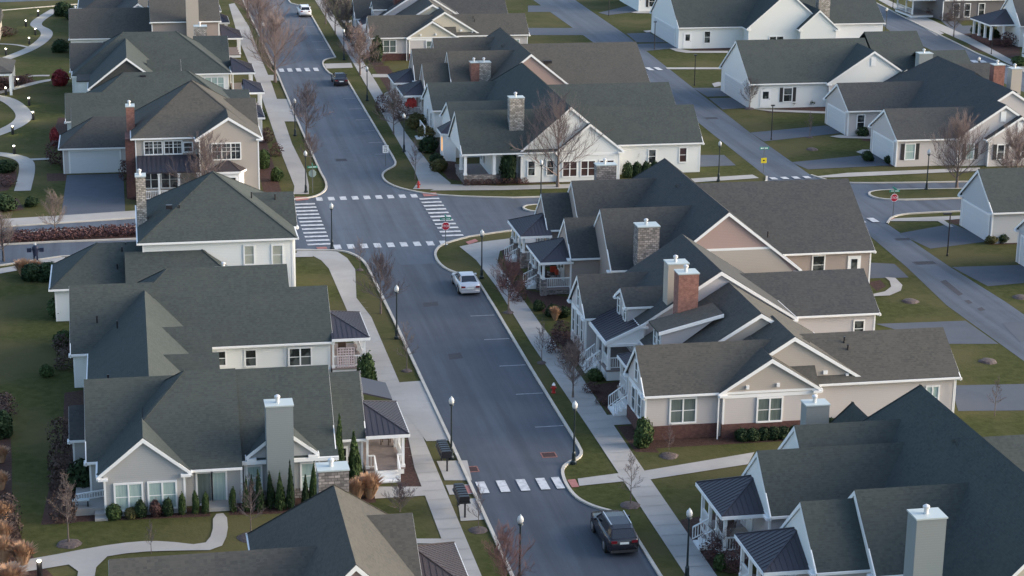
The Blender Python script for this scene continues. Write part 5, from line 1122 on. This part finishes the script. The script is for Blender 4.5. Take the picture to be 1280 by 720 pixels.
for i, (p, wd, h_, m_) in enumerate((((37.36, 192.70), 1.7, 3.3, leafD), ((31.07, 198.70), 1.8, 1.2, leafO), ((31.30, 208.05), 2.2, 1.6, leafD), ((31.97, 215.55), 2.0, 1.3, leafO), ((31.84, 220.91), 2.2, 1.6, leafO), ((30.66, 225.70), 2.0, 2.2, leafR), ((29.23, 230.71), 2.0, 2.0, leafR), ((32.85, 265.00), 1.8, 3.2, leafD), ((31.81, 273.67), 3.0, 2.6, leafR), ((31.50, 282.77), 2.8, 2.2, leafR), ((34.12, 282.48), 2.0, 2.2, leafR), ((31.26, 202.10), 1.6, 1.1, leafD))):
    shrub(p, 'round' if m_ is not leafR else 'loose', wd, h_, m_, ['tall dark evergreen in the notch of the white house', 'olive shrub at the corner of the white house walk', 'dark shrub below the metal bay roof of the white house', 'tan-green shrub beside the white house steps', 'broad olive shrub above the white house steps', 'brown-red shrub beside the red wreath', 'upper brown-red shrub beside the right pavement', 'dark upright evergreen before the cream house', 'rust-brown shrubs before the cream house porch, left', 'rust-brown shrub beside the upper porch walk', 'rust-brown shrub beside the cream house steps', 'dark low shrub near the corner walk'][i], group='shrubs beyond the crossing')
for i in range(9): shrub((32.8+i*.75, 191.95), 'loose', 1.0, .6, leafR, ['leftmost','second','third','fourth','fifth','sixth','seventh','eighth','rightmost'][i]+' low red shrub of the row before the white house stone wall', group='low red shrubs before the stone wall', v=i % 3)
for i, (p, wd, h_, m_) in enumerate((((-8.72, 252.73), 2.1, 1.9, leafC), ((-8.31, 216.62), 1.1, 1.8, leafC), ((-7.98, 207.41), 2.4, 2.4, leafR), ((-6.93, 204.25), 1.3, 1.6, leafR), ((-9.87, 312.10), 3.0, 2.0, leafD), ((-8.35, 308.64), 2.2, 1.4, leafD), ((-0.78, 204.53), 1.6, 2.2, leafR), ((-0.97, 199.05), 1.4, 2.0, leafR), ((14.93, 208.23), 1.5, 1.4, leafR), ((14.50, 215.27), 1.4, 1.6, leafR), ((13.26, 202.63), 1.7, 1.8, leafG), ((14.05, 196.63), 1.3, 1.3, leafG), ((14.66, 227.77), 1.6, 1.2, leafD), ((-9.79, 189.10), 1.4, .9, leafD), ((-12.85, 204.31), 2.2, 1.2, leafD), ((-12.38, 198.15), 2.0, 1.0, leafR), ((-12.26, 188.17), 2.4, 1.4, leafD), ((-9.37, 278.44), 2.4, 1.6, leafD), ((-17.41, 293.37), 3, 1.3, leafR))):
    shrub(p, 'round' if m_ is not leafR else 'loose', wd, h_, m_, ['bright crimson bush beside the green hipped house', 'crimson bush behind the double garage corner', 'dark red shrub left of the double garage', 'dark shrub against the garage corner post', 'dark evergreen by the path at the very top left', 'dark evergreen beside the plain chimney, top left', 'red-brown shrub between garage and brick chimney', 'lower red-brown shrub beside the garage driveway', 'red-brown shrub beside the tan house porch', 'brown shrub at the tan house porch steps', 'green shrub behind the tan house corner', 'green shrub by the left upper pavement', 'dark low shrub below the white porch on the left', 'small dark shrub on the lawn before the garage', 'dark planting in the curved path bed, left', 'red planting in the curved path bed, left', 'dark shrub at the left edge by the cross street', 'dark shrub near the small red bare tree', 'red-brown shrub by the hut at the left edge'][i], group='shrubs of the upper left gardens')
for i in range(12):
    R = random.Random(i); x, y = -17.6+R.uniform(0, 5), 249.5+R.uniform(0, 7)
    shrub((x, y), 'loose', 1.6, .9, leafR, 'red-brown shrub in the bed around the pavilion', group='red-brown shrubs around the pavilion', v=i % 3)
for i, (p, wd, h_, m_) in enumerate((((80.68, 228.71), 1.6, 1.2, leafD), ((81.50, 228.09), 1.7, 1.3, leafD), ((79.17, 227.87), 1.4, .9, leafD), ((84.75, 273.13), 2.4, 1.6, leafD), ((82.23, 272.71), 2.6, 1.0, leafR), ((80.50, 272.90), 2.6, 1.0, leafR), ((77.46, 197.42), 1.3, 1.0, leafD), ((80.50, 195.43), 1.6, .9, leafD), ((79.35, 195.98), 1.2, .8, leafD), ((88.81, 195.09), 2.0, 1.0, leafD), ((86.42, 194.63), 1.6, .9, leafR), ((90.91, 193.63), 2.2, 1.0, leafR), ((77.20, 163.10), 1.4, .9, leafD), ((76.20, 162.95), 1.2, .7, leafO), ((81.50, 209.91), 1.6, 1.0, leafD), ((124.43, 272.24), 2.6, 2.0, leafD), ((125.19, 267.79), 2.6, 2.0, leafR), ((125.30, 277.39), 2.4, 1.8, leafD), ((126.39, 297.57), 2.6, 1.6, leafR), ((126.54, 292.45), 2.4, 1.2, leafR), ((119.97, 252.11), 2.0, 1.2, leafG), ((54.59, 155.89), 1.4, 2.6, leafD))):
    shrub(p, 'round' if m_ is not leafR else 'loose', wd, h_, m_, ['dark shrub under the shuttered window of the grey house', 'dark shrub right of the shuttered window', 'low dark shrub by the white side door', 'round dark shrub before the long-roofed white house', 'low red-grey hedge before the long-roofed house, right', 'low red-grey hedge before the long-roofed house, left', 'small dark shrub at the garage corner of the twin gabled house', 'dark shrub under the first shuttered window', 'low dark shrub beside the garage corner, right side', 'dark shrub under the gable window at right', 'red shrub before the twin gabled house', 'red shrub near the right edge before the gables', 'dark shrub at the foot of the garage end, right edge', 'olive shrub at the white garage corner', 'dark low shrub behind the curved kerb bed', 'dark bushy shrub before the metal-roofed porch, left', 'reddish shrub before the metal-roofed porch, right', 'dark shrub left of the metal-roofed porch', 'red shrub before the dark grey house', 'red low shrub beside the far driveway', 'dark green shrub by the right edge porch', 'dark upright shrub at the peach gable wall'][i], group='shrubs east of the lane')
# long barberry hedge on the median
b = MB(); R = random.Random(4)
for i in range(11000):
    u = R.uniform(0, 1); x = -22+u*34; yc = 177.4 if x > -2 else 177.4+(x+2)*.10; y = yc+R.uniform(-1.5, 1.5); z = .12+.48*R.random()**.6
    nrm = Vector((R.gauss(0, .7), R.gauss(0, .7), 1)).normalized(); e1 = nrm.orthogonal().normalized(); e1 = Matrix.Rotation(R.uniform(0, 6.28), 3, nrm) @ e1; e2 = nrm.cross(e1); s = R.uniform(.07, .15); c = Vector((x, y, z))
    b.add([c-e1*s, c+e2*s*.6, c+e1*s, c-e2*s*.6], [(0, 1, 2, 3)])
tag(b.build('hedge', mat('barberry_dry', (0.060, 0.024, 0.024), (0.10, 0.042, 0.038), scale=2.0, rough=0.85), None, o=(0, 177, 0), recalc=False), 'long low red-brown hedge filling the cross street median', 'hedge')
# ---------------------------------------------------------------- street furniture
globeM = mat('frosted_globe', (0.5, 0.5, 0.49), rough=0.35)
lamp_mesh = {}
galv_ = mat('pale_cap', (0.35, 0.35, 0.33))
def lamp(p, label, h=4.2, group='globe street lamps'):
    t = thing('street_lamp', (p[0], p[1], 0), label, 'street lamp', group)
    if not lamp_mesh:
        b = MB(); b.lathe(0, 0, [(.2, 0), (.2, .18), (.13, .26), (.12, .75), (.07, .85), (.055, 2.0), (.05, 3.55), (.09, 3.6), (.05, 3.66)], 10); lamp_mesh['post'] = b.mesh('post', dark, smooth=False)
        b = MB(); b.lathe(0, 0, [(.10, 3.62), (.17, 3.68), (.13, 3.74)], 12); lamp_mesh['collar'] = b.mesh('collar', dark)
        b = MB(); b.lathe(0, 0, [(.10, 3.74), (.165, 3.84), (.18, 3.97), (.145, 4.1), (.07, 4.18)], 14); lamp_mesh['globe'] = b.mesh('globe', globeM, smooth=True)
        b = MB(); b.lathe(0, 0, [(.08, 4.18), (.04, 4.22), (.012, 4.27)], 10); lamp_mesh['finial'] = b.mesh('finial', capM)
    for k in ('post', 'collar', 'globe', 'finial'):
        o = bpy.data.objects.new(k, lamp_mesh[k]); C.objects.link(o); o.parent = t
for p, lb in (((26.69, 115.12), 'globe lamp on the right kerb bulge above the lower crossing'), ((19.08, 142.73), 'globe lamp on the left verge between the junction and the apron'), ((28.38, 158.25), 'globe lamp on the right verge beside the silver car'),
              ((16.89, 169.30), 'globe lamp at the lower left corner of the junction'), ((16.57, 191.04), 'globe lamp at the upper left corner of the junction'), ((28.29, 237.91), 'globe lamp on the right pavement above the red wreath'), ((58.60, 190.14), 'globe lamp on the cross street beside the long white wall'),
              ((78.42, 183.49), 'globe lamp on the median before the twin gabled house'), ((19.14, 117.17), 'globe lamp beside the upper mailbox cluster'), ((19.75, 97.6), 'globe lamp on the left kerb at the lower edge'), ((29.05, 97.0), 'globe lamp beside the right pavement at the lower edge'),
              ((17.83, 218.28), 'globe lamp on the upper left verge behind the red tree'), ((18.33, 274.55), 'globe lamp at the big trees on the upper left pavement'), ((28.73, 208.39), 'globe lamp on the right pavement by the white house steps'), ((38.77, 183.91), 'slim lamp on the cross street before the white gable'),
              ((110.93, 279.00), 'globe lamp beside the far road behind the green roofs'), ((106.62, 235.71), 'globe lamp by the far road crossing'), ((28.67, 267.42), 'globe lamp beside the upper right pavement, near the porch walk')):
    lamp(p, lb)
t = thing('porch_lantern_post', (.4, 188.2, 0), 'round lantern on a post before the tan two storey house', 'garden lamp'); b = MB(); b.lathe(0+.6, 188.0, [(.05, 0), (.05, 2.2)], 8); b.build('post', dark, t); b = MB(); b.lathe(.6, 188.0, [(.1, 2.2), (.24, 2.35), (.24, 2.55), (.1, 2.7)], 12); b.build('globe', globeM, t, smooth=True)
def lane_lamp(p, label, arm=True, h=3.9):
    t = thing('lane_lamp', (p[0], p[1], 0), label, 'lane lamp', 'dark lane lamp posts'); x, y = p
    b = MB(); b.lathe(x, y, [(.09, 0), (.09, .2), (.06, .25), (.055, h)], 8); b.build('post', black, t)
    b = MB()
    if arm: b.box(x-.65, x+.1, y-.09, y+.09, h-.1, h+.05)
    else: b.box(x-.2, x+.2, y-.12, y+.12, h-.02, h+.12)
    b.build('lamp_head', black, t)
for p, lb, a in (((70.51, 159.33), 'dark post with a side lamp head beside the white garage, right', True), ((71.11, 242.91), 'dark lamp post on the lawn beside the white house end', False), ((73.22, 270.94), 'dark lamp post by the lane driveway below the long-roofed house', False), ((74.33, 303.12), 'dark lamp post beside the lane at the top', False), ((70.43, 209.17), 'dark lamp post at the corner of the lawn by the lane junction', False), ((122.98, 306.80), 'dark post by the far pavement at the top', False), ((119.99, 261.38), 'dark post beside the far pavement, before the metal porch', False), ((-11.38, 169.67), 'thin dark post at the left edge by the cross street', False)):
    lane_lamp(p, lb, a)
for p, lb in zip(((-13.45, 311.65), (-14.89, 301.78), (-13.22, 293.64), (-13.76, 285.44), (-16.47, 276.28), (-13.83, 252.80), (-15.03, 247.00), (-11.98, 239.92), (-11.17, 231.10), (-13.10, 223.21), (-12.44, 212.70), (-6.0, 103.2)),
      ('topmost bollard light on the winding path', 'bollard light left of the winding path bend', 'bollard light inside the upper path bend', 'bollard light below the upper path bend', 'bollard light beside the pavilion corner', 'bollard light in the red bed right of the pavilion', 'bollard light at the path fork left of the green lawn', 'bollard light at the top of the round path', 'bollard light on the right of the round path', 'bollard light at the bottom of the round path', 'bollard light above the lower left park path', 'lit bollard by the front walk in the lower left corner')):
    t = thing('bollard_light', (p[0], p[1], 0), lb, 'bollard light', 'lit bollard lights'); x, y = p
    b = MB(); b.lathe(x, y, [(.15, 0), (.15, .9)], 10); b.build('post', black, t)
    b = MB(); b.lathe(x, y, [(.11, .9), (.11, 1.0)], 10); b.build('lens', mat('lit_lens', (1, .95, .8), emit=(1, .93, .72), estr=2.5), t)
    b = MB(); b.lathe(x, y, [(.15, 1.0), (.12, 1.05)], 10); b.build('top', galv_, t)
    l = bpy.data.lights.new('bollard_lamp', 'POINT'); l.energy = 16; l.color = (1, .9, .6); l.shadow_soft_size = .12
    o = bpy.data.objects.new('bollard_lamp', l); C.objects.link(o); o.parent = t; o.location = (0, -.2, .93)
# signs
letterM = mat('sign_white', (0.8, 0.8, 0.8), rough=0.5); signG = mat('sign_green', (0.0, 0.22, 0.14), rough=0.45); signR = mat('sign_red', (0.42, 0.008, 0.03), rough=0.45); signY = mat('sign_yellow', (0.62, 0.50, 0.02), rough=0.45); galv = mat('galvanised', (0.16, 0.17, 0.17), rough=0.5, metal=0.4); backM = mat('sign_back', (0.25, 0.31, 0.28), rough=0.5)
def text(s, loc, size, m, parent, name='lettering'):
    c = bpy.data.curves.new(name, 'FONT'); c.body = s; c.size = size; c.align_x = 'CENTER'; c.align_y = 'CENTER'; c.extrude = .004
    o = bpy.data.objects.new(name, c); C.objects.link(o); bpy.context.view_layer.update()
    me = bpy.data.meshes.new_from_object(o); bpy.data.objects.remove(o); me.materials.clear(); me.materials.append(m)
    m4 = Matrix.Rotation(math.radians(90), 4, 'X'); me.transform(m4); me.transform(Matrix.Translation(loc))
    o = bpy.data.objects.new(name, me); C.objects.link(o); o.parent = parent; return o
def octa(r, y0, y1, z): 
    b = MB(); b.extr([(r*math.cos(math.radians(22.5+45*i)), z+r*math.sin(math.radians(22.5+45*i))) for i in range(8)], 'y', y0, y1); return b
def stop_sign(p, label, back=False, blade=True, street='MAIN ST'):
    t = thing('stop_sign' if not back else 'street_sign', (p[0], p[1], 0), label, 'street sign'); t['_o'] = [0, 0, 0]
    b = MB(); b.box(-.03, .03, -.03, .03, 0, 2.75); b.build('post', galv, t)
    y = -.05
    if not back:
        octa(.40, -.05, -.035, 1.95).build('border', letterM, t); octa(.36, -.062, -.051, 1.95).build('sign_face', signR, t); text('STOP', (0, -.07, 1.95), .30, letterM, t)
    else:
        octa(.40, .035, .05, 1.95).build('sign_back', backM, t)
    if blade:
        b = MB(); b.box(-.5, .5, -.015, .015, 2.5, 2.72); b.build('street_name_blade', signG, t); b = MB(); b.box(-.015, .015, -.5, .5, 2.74, 2.94); b.build('street_name_blade', signG, t)
        text('', (0, -.02, 2.6), .1, letterM, t) if False else None
        b = MB(); 
        for i in range(7): b.box(-.36+i*.11, -.29+i*.11, -.022, -.016, 2.57, 2.66)
        b.build('blade_lettering', letterM, t)
    return t
stop_sign((26.96, 168.67), 'red stop sign with green street name blades at the crosswalk, junction right side')
stop_sign((70.86, 173.28), 'red stop sign with green blades where the lane meets the cross street')
stop_sign((17.23, 190.94), 'green street name sign above the back of a stop sign, upper left corner', back=True)
t = thing('street_sign', (*(64.42, 193.39), 0), 'green street name sign above a small yellow sign by the lane mouth', 'street sign'); t['_o'] = [0, 0, 0]
b = MB(); b.box(-.03, .03, -.03, .03, 0, 2.7); b.build('post', galv, t); b = MB(); b.box(-.5, .5, -.015, .015, 2.5, 2.75); b.build('street_name_blade', signG, t)
b = MB(); b.box(-.3, .3, -.05, -.03, 1.05, 1.6); b.build('sign_face', signY, t)
b = MB(); b.box(-.4, -.3+.02, -.021, -.016, 2.57, 2.68); [b.box(-.3+i*.12, -.22+i*.12, -.022, -.016, 2.57, 2.68) for i in range(6)]; b.build('blade_lettering', letterM, t)
b = MB(); b.box(-.1, .1, -.056, -.05, 1.25, 1.4); b.build('sign_mark', black, t)
t = thing('speed_limit_sign', (*(25.86, 201.68), 0), 'white speed limit sign with dark number at the upper right kerb', 'speed sign'); t['_o'] = [0, 0, 0]
b = MB(); b.box(-.03, .03, -.03, .03, 0, 2.3); b.build('post', galv, t); b = MB(); b.box(-.3, .3, -.05, -.03, 1.45, 2.25); b.build('sign_face', letterM, t); text('25', (0, -.056, 1.72), .42, black, t); text('SPEED', (0, -.056, 2.13), .13, black, t); text('LIMIT', (0, -.056, 2.0), .13, black, t)
# hydrants
hyd = mat('hydrant_red', (0.40, 0.025, 0.02), rough=0.4)
for p, lb in (((27.85, 191.54), 'red fire hydrant on the corner grass above the junction'), ((28.29, 128.74), 'red fire hydrant with a white cap on the right verge')):
    t = thing('fire_hydrant', (p[0], p[1], 0), lb, 'fire hydrant'); x, y = p
    b = MB(); b.lathe(x, y, [(.17, 0), (.17, .05), (.11, .07), (.10, .5), (.14, .52), (.14, .56)], 12); b.box(x-.2, x+.2, y-.06, y+.06, .32, .43); b.box(x-.07, x+.07, y-.2, y, .3, .43); b.build('body', hyd, t)
    b = MB(); b.lathe(x, y, [(.13, .56), (.11, .64), (.05, .70), (.04, .75)], 12); b.build('bonnet', letterM if 'white' in lb else hyd, t)
# mailbox clusters: two rows of boxes back to back on a leg
for p, lb in (((18.54, 115.99), 'upper black mailbox cluster by the left kerb, before a small grass patch'), ((18.41, 108.48), 'lower black mailbox cluster by the brick-red crossing pad')):
    t = thing('mailbox_cluster', (p[0], p[1], 0), lb, 'mailboxes', 'black mailbox clusters by the kerb'); x, y = p; x -= .05; y -= .9
    for k in (0, 1.9):
        b = MB(); b.lathe(x+.05-k*.03, y+k, [(.12, 0), (.06, .05), (.055, 1.0)], 8); b.build('leg', black, t)
    b = MB(); b.box(x-.36, x+.36, y-.15, y+2.2, .95, 1.02); b.build('shelf', black, t)
    for r in range(6):
        b = MB(); yy_ = y-.1+r*.38
        b.extr([(x-.32, 1.03), (x+.32, 1.03), (x+.32, 1.34), (x+.26, 1.39), (x-.26, 1.39), (x-.32, 1.34)], 'y', yy_, yy_+.27); b.build('mailbox', black, t)
navy = mat('navy_metal', (0.012, 0.018, 0.045), rough=0.45)
x, y = (-8.62, 169.27); t = thing('mailbox_stand', (x, y, 0), 'dark blue mailbox pillar with a box on each side, by the left cross street', 'mailboxes')
b = MB(); b.box(x-.2, x-.06, y-.1, y+.1, 0, .5); b.box(x+.06, x+.2, y-.1, y+.1, 0, .5); b.lathe(x, y, [(.2, .45), (.23, .7), (.28, 1.1), (.26, 1.28), (.12, 1.4)], 12); b.build('pillar', navy, t)
b = MB(); b.lathe(x, y, [(.1, 1.4), (.12, 1.5), (.05, 1.58)], 10); b.build('top_lamp', globeM, t)
for sx in (-.52, .52): b = MB(); b.box(x+sx-.19, x+sx+.19, y-.16, y+.16, .82, 1.18); b.box(x+min(sx, 0), x+max(sx, 0), y-.03, y+.03, .96, 1.02); b.build('side_box', navy, t)
x, y = (-8.17, 166.12); b = MB(); b.box(x-.25, x+.25, y-.2, y+.2, 0, .35); b.lathe(x+.35, y, [(.12, 0), (.14, .3), (.05, .35)], 8); tag(b.build('stone_planter', capM, None, o=(x, y, 0)), 'small pale stone planter beside the dark blue mailboxes', 'planter')
# wreath and porch furnishings
import math as _m
x, y = (29.61, 229.19); b = MB(); 
for i in range(140):
    a = random.Random(i).uniform(0, 6.28); r = random.Random(i+500).uniform(0, .62); c = Vector((32.0+r*_m.cos(a), 226.0+random.Random(i+9).uniform(-.25, .25), 1.9+r*_m.sin(a))); s = .13
    b.add([c+Vector((-s, 0, -s*.6)), c+Vector((s, 0, -s)), c+Vector((s*.6, .05, s)), c+Vector((-s, 0, s*.8))], [(0, 1, 2, 3)])
tag(b.build('wreath', hyd, None, o=(32.0, 226, 1.9), recalc=False), 'big bright red wreath hanging at the brown porch', 'wreath')
def pchair(x, y, z, rz, m, label, group=None):
    t = thing('porch_chair', (x, y, z), label, 'chair', group); t['_o'] = [0, 0, 0]
    b = MB(); b.box(-.28, .28, -.28, .28, .4, .48); b.build('seat', m, t); b = MB(); b.box(-.28, .28, .22, .3, .48, 1.0); b.build('backrest', m, t)
    for sx in (-.25, .25):
        for sy in (-.25, .25): b = MB(); b.box(sx-.025, sx+.025, sy-.025, sy+.025, 0, .4); b.build('leg', m, t)
    for sx in (-.28, .28): b = MB(); b.box(sx-.03, sx+.03, -.28, .28, .62, .67); b.build('armrest', m, t)
    t.rotation_euler[2] = rz
wick = mat('brown_wicker', (0.07, 0.045, 0.035), rough=.8); cushR = mat('red_cushion', (0.42, 0.06, 0.03), rough=.9); cushC = mat('beige_cushion', (0.38, 0.32, 0.27), rough=.9)
pchair(33.1, 154.6, .55, .4, wick, 'dark wicker chair under the near stone pier porch'); pchair(33.9, 155.4, .55, -.5, wick, 'wicker chair at the house wall on the near stone pier porch')
b = MB(); b.lathe(33.55, 153.7, [(.36, .55), (.4, .9), (.3, 1.15)], 10); tag(b.build('pouf', cushC, None, o=(33.55, 153.7, .55)), 'beige covered table on the near stone pier porch', 'table')
b = MB(); b.box(33.6, 34.1, 155.1, 155.2, 1.2, 1.7); b.box(33.95, 34.2, 154.6, 155, 1.1, 1.5); tag(b.build('cushion', cushR, None, o=(33.8, 155, 1.2)), 'orange-red cushions on the near stone pier porch', 'cushions')
pchair(33.3, 163.0, .55, .2, cushC, 'pale chair on the far stone pier porch'); pchair(32.9, 101.6, .55, 2.6, wick, 'dark chair at the back of the upper lower-right porch')
b = MB(); b.box(32.4, 33.6, 100.0, 101.0, .55, 1.15); tag(b.build('covered_table', cushC, None, o=(33, 100.5, .55)), 'beige covered furniture on the upper of the lower right porches', 'table')
pchair(15.2, 119.3, .5, 2.8, wick, 'dark chair at the far end of the lower left porch'); pchair(14.5, 138.8, .5, 3.0, wick, 'dark red-brown chair on the lattice porch')
t = thing('patio_bench', (-3.9, 112.0, .42), 'low grey bench at the corner of the grey house terrace', 'bench'); t['_o'] = [0, 0, 0]
b = MB(); b.box(-.5, .5, -.2, .2, .36, .42); b.build('seat', capM, t)
for sx in (-.4, .4): b = MB(); b.box(sx-.04, sx+.04, -.18, .18, 0, .36); b.build('leg', dark, t)
x, y = (74.25, 196.28) ; b = MB(); b.lathe(67.3, 122.0, [(.35, 0), (.4, .3), (.3, .35)], 12)
tag(b.build('utility_cap', capM, None, o=(67.3, 122, 0)), 'x', 'cap') if False else None

# ---------------------------------------------------------------- cars
def car(loc, rz, label, paintm, suv=False, cat='car', name='parked_car', dark_glass=True):
    t = thing(name, (loc[0], loc[1], .014), label, cat, 'cars parked along the kerb'); t['_o'] = [0, 0, 0]
    L = 4.75 if not suv else 4.85; Wd = .90 if not suv else .96
    # body stations front(+y) to rear(-y): y, half width, belt z, hood/deck z
    if suv: st = [(2.42, .62, .50, .62), (2.36, .78, .55, .80), (2.15, .90, .60, .95), (1.6, .955, .66, 1.04), (.95, .96, .70, 1.10), (0, .96, .72, 1.12), (-1.2, .96, .72, 1.13), (-2.0, .93, .70, 1.13), (-2.3, .88, .66, 1.10), (-2.42, .80, .60, .98)]
    else: st = [(2.37, .55, .45, .55), (2.3, .74, .48, .68), (2.05, .86, .52, .78), (1.5, .90, .56, .86), (.85, .905, .60, .93), (0, .905, .62, .95), (-1.1, .905, .62, .97), (-1.75, .885, .62, .99), (-2.2, .83, .60, .96), (-2.37, .72, .52, .82)]
    b = MB(); vs = []; 
    for (y, w_, zb, zt) in st:
        lo = .26 if abs(y) > 2.25 else .20
        half = [(0, lo), (w_*.86, lo), (w_*.97, lo+.14), (w_, zb), (w_*.985, zt-.10), (w_*.93, zt-.02), (w_*.80, zt+.015), (0, zt+.045)]
        vs += [(x, y, z) for x, z in half] + [(-x, y, z) for x, z in half[-2:0:-1]]
    n = 14; k = len(st)
    fs = [(j*n+i, j*n+(i+1) % n, (j+1)*n+(i+1) % n, (j+1)*n+i) for j in range(k-1) for i in range(n)] + [tuple(range(n)), tuple(range((k-1)*n, k*n))]
    b.add(vs, fs); bo = b.build('body', paintm, t, smooth=True); 
    # greenhouse
    zt = 1.08 if suv else .93; zr = 1.66 if suv else 1.40
    if suv: g = [(1.05, .80, zt, .80, zt+.02), (.35, .82, zt, .66, zr-.07), (-.4, .83, zt, .67, zr-.02), (-1.5, .82, zt, .65, zr-.05), (-1.95, .80, zt, .62, zr-.13), (-2.32, .76, zt, .72, zt+.04)]
    else: g = [(.95, .76, zt, .76, zt+.02), (.15, .78, zt, .60, zr-.04), (-.45, .78, zt, .60, zr), (-1.0, .76, zt, .57, zr-.06), (-1.75, .70, zt+.02, .68, zt+.06)]
    b = MB(); vs = []
    for (y, w0, z0, w1, z1) in g: vs += [(-w0, y, z0), (-w1, y, z1), (w1, y, z1), (w0, y, z0)]
    b.add(vs, [(j*4+i, j*4+(i+1) % 4, (j+1)*4+(i+1) % 4, (j+1)*4+i) for j in range(len(g)-1) for i in range(4)]+[(0, 1, 2, 3), tuple(range(4*len(g)-4, 4*len(g)))])
    b.build('windows', mat('car_glass', (0.008, 0.010, 0.013), rough=0.08, spec=0.9), t)
    # roof panel and pillars
    b = MB(); rs = g[1:-1]; vs = []
    for (y, w0, z0, w1, z1) in rs: vs += [(-w1-.015, y, z1-.015), (-w1*.8, y, z1+.035), (w1*.8, y, z1+.035), (w1+.015, y, z1-.015)]
    m_ = len(rs); b.add(vs, [(j*4+i, j*4+(i+1) % 4, (j+1)*4+(i+1) % 4, (j+1)*4+i) for j in range(m_-1) for i in range(4)]+[(0, 1, 2, 3), tuple(range(4*m_-4, 4*m_))])
    b.build('roof_panel', paintm, t, smooth=False)
    b = MB()
    for sx in (-1, 1):
        for j in range(len(g)-1):
            a = g[j]; c = g[j+1]
            if j == 0 or j == len(g)-2: b.bar((sx*a[3] if j == 0 else sx*a[3], a[0], a[4]), (sx*c[3] if j == 0 else sx*c[3], c[0], c[4]), .07, .06)
        for yy_ in (-.35, -1.2 if suv else -1.0):
            b.bar((sx*.80, yy_, zt), (sx*.64, yy_-.05, zr-.06), .06, .07)
    b.build('pillar', paintm, t)
    for sx in (-1, 1):
        for yy_ in (1.48, -1.42):
            R_ = .34 if not suv else .37; x0 = sx*(Wd-.2); x1 = sx*(Wd+.012)
            w_ = MB(); w_.tube((x0, yy_, R_), (x1, yy_, R_), R_, R_, 18); wo = w_.build('wheel', mat('tyre', (0.02, 0.02, 0.022), rough=.8), t)
            r_ = MB(); r_.tube((x1-sx*.01, yy_, R_), (x1+sx*.012, yy_, R_), R_*.64, R_*.60, 14); r_.build('rim', mat('alloy', (0.35, 0.35, 0.36), rough=.35, metal=.8), wo)
            a_ = MB(); a_.tube((sx*(Wd-.3), yy_, R_+.02), (sx*(Wd+.002), yy_, R_+.02), R_+.07, R_+.07, 18); a_.build('wheel_arch', mat('arch_black', (0.012, 0.012, 0.012)), t)
    for sx in (-1, 1):
        z = .72 if not suv else .88; ye = -2.385 if not suv else -2.44
        b = MB(); b.box(min(sx*.42, sx*.76), max(sx*.42, sx*.76), ye-.0, ye+.25, z-.02, z+.13); b.build('tail_light', mat('tail_red', (0.16, 0.008, 0.014), rough=.25), t)
        b = MB(); b.box(min(sx*.45, sx*.72), max(sx*.45, sx*.72), 2.12, 2.33, .62, .72); b.build('headlight', mat('lamp_clear', (0.6, 0.62, 0.65), rough=.15), t)
        b = MB(); b.box(min(sx*(Wd-.06), sx*(Wd+.12)), max(sx*(Wd-.06), sx*(Wd+.12)), .62, .78, zt-.02, zt+.12); b.build('wing_mirror', paintm, t)
        b = MB()
        for yy_ in (.28, -.72): b.box(min(sx*(Wd-.005), sx*(Wd+.012)), max(sx*(Wd-.005), sx*(Wd+.012)), yy_-.18, yy_, zt-.2, zt-.17)
        b.build('door_handle', mat('chrome', (0.6, 0.6, 0.6), rough=.2, metal=1), t)
    b = MB(); ye = -2.38 if not suv else -2.43; b.box(-.26, .26, ye-.015, ye+.05, .60 if not suv else .80, .72 if not suv else .92); b.build('number_plate', mat('plate_white', (0.7, 0.72, 0.7)), t)
    b = MB(); b.box(-.78, .78, ye-.03, ye+.2, .30, .44); b.build('bumper', mat('bumper_dark', (0.03, 0.03, 0.032)) if suv else paintm, t)
    if suv:
        for sx in (-1, 1): b = MB(); b.bar((sx*.60, .3, zr+.03), (sx*.58, -1.6, zr+.02), .05, .05); b.build('roof_rail', mat('rail_silver', (0.65, 0.65, 0.66), rough=.3, metal=.7), t)
    else:
        b = MB(); b.box(-.5, .5, ye-.005, ye+.03, .765, .785); b.build('chrome_strip', mat('chrome', (0.6, 0.6, 0.6)), t)
    t.rotation_euler[2] = rz; return t
silver = mat('silver_paint', (0.58, 0.59, 0.61), rough=.28, metal=.45, spec=.6); blackP = mat('black_paint', (0.018, 0.018, 0.024), rough=.2, spec=.6); whiteP = mat('white_paint', (0.70, 0.71, 0.73), rough=.3)
car((26.55, 155.5), 0, 'silver saloon parked at the right kerb just below the junction', silver)
car((26.35, 102.9), math.radians(0), 'black suv with silver roof rails parked at the right kerb near the lower edge', blackP, suv=True)
car((26.2, 250.0), 0, 'black car parked at the right kerb below the upper crossing', blackP)
car((27.0, 309.0), 0, 'white car parked at the right kerb at the top of the street', whiteP, suv=True)
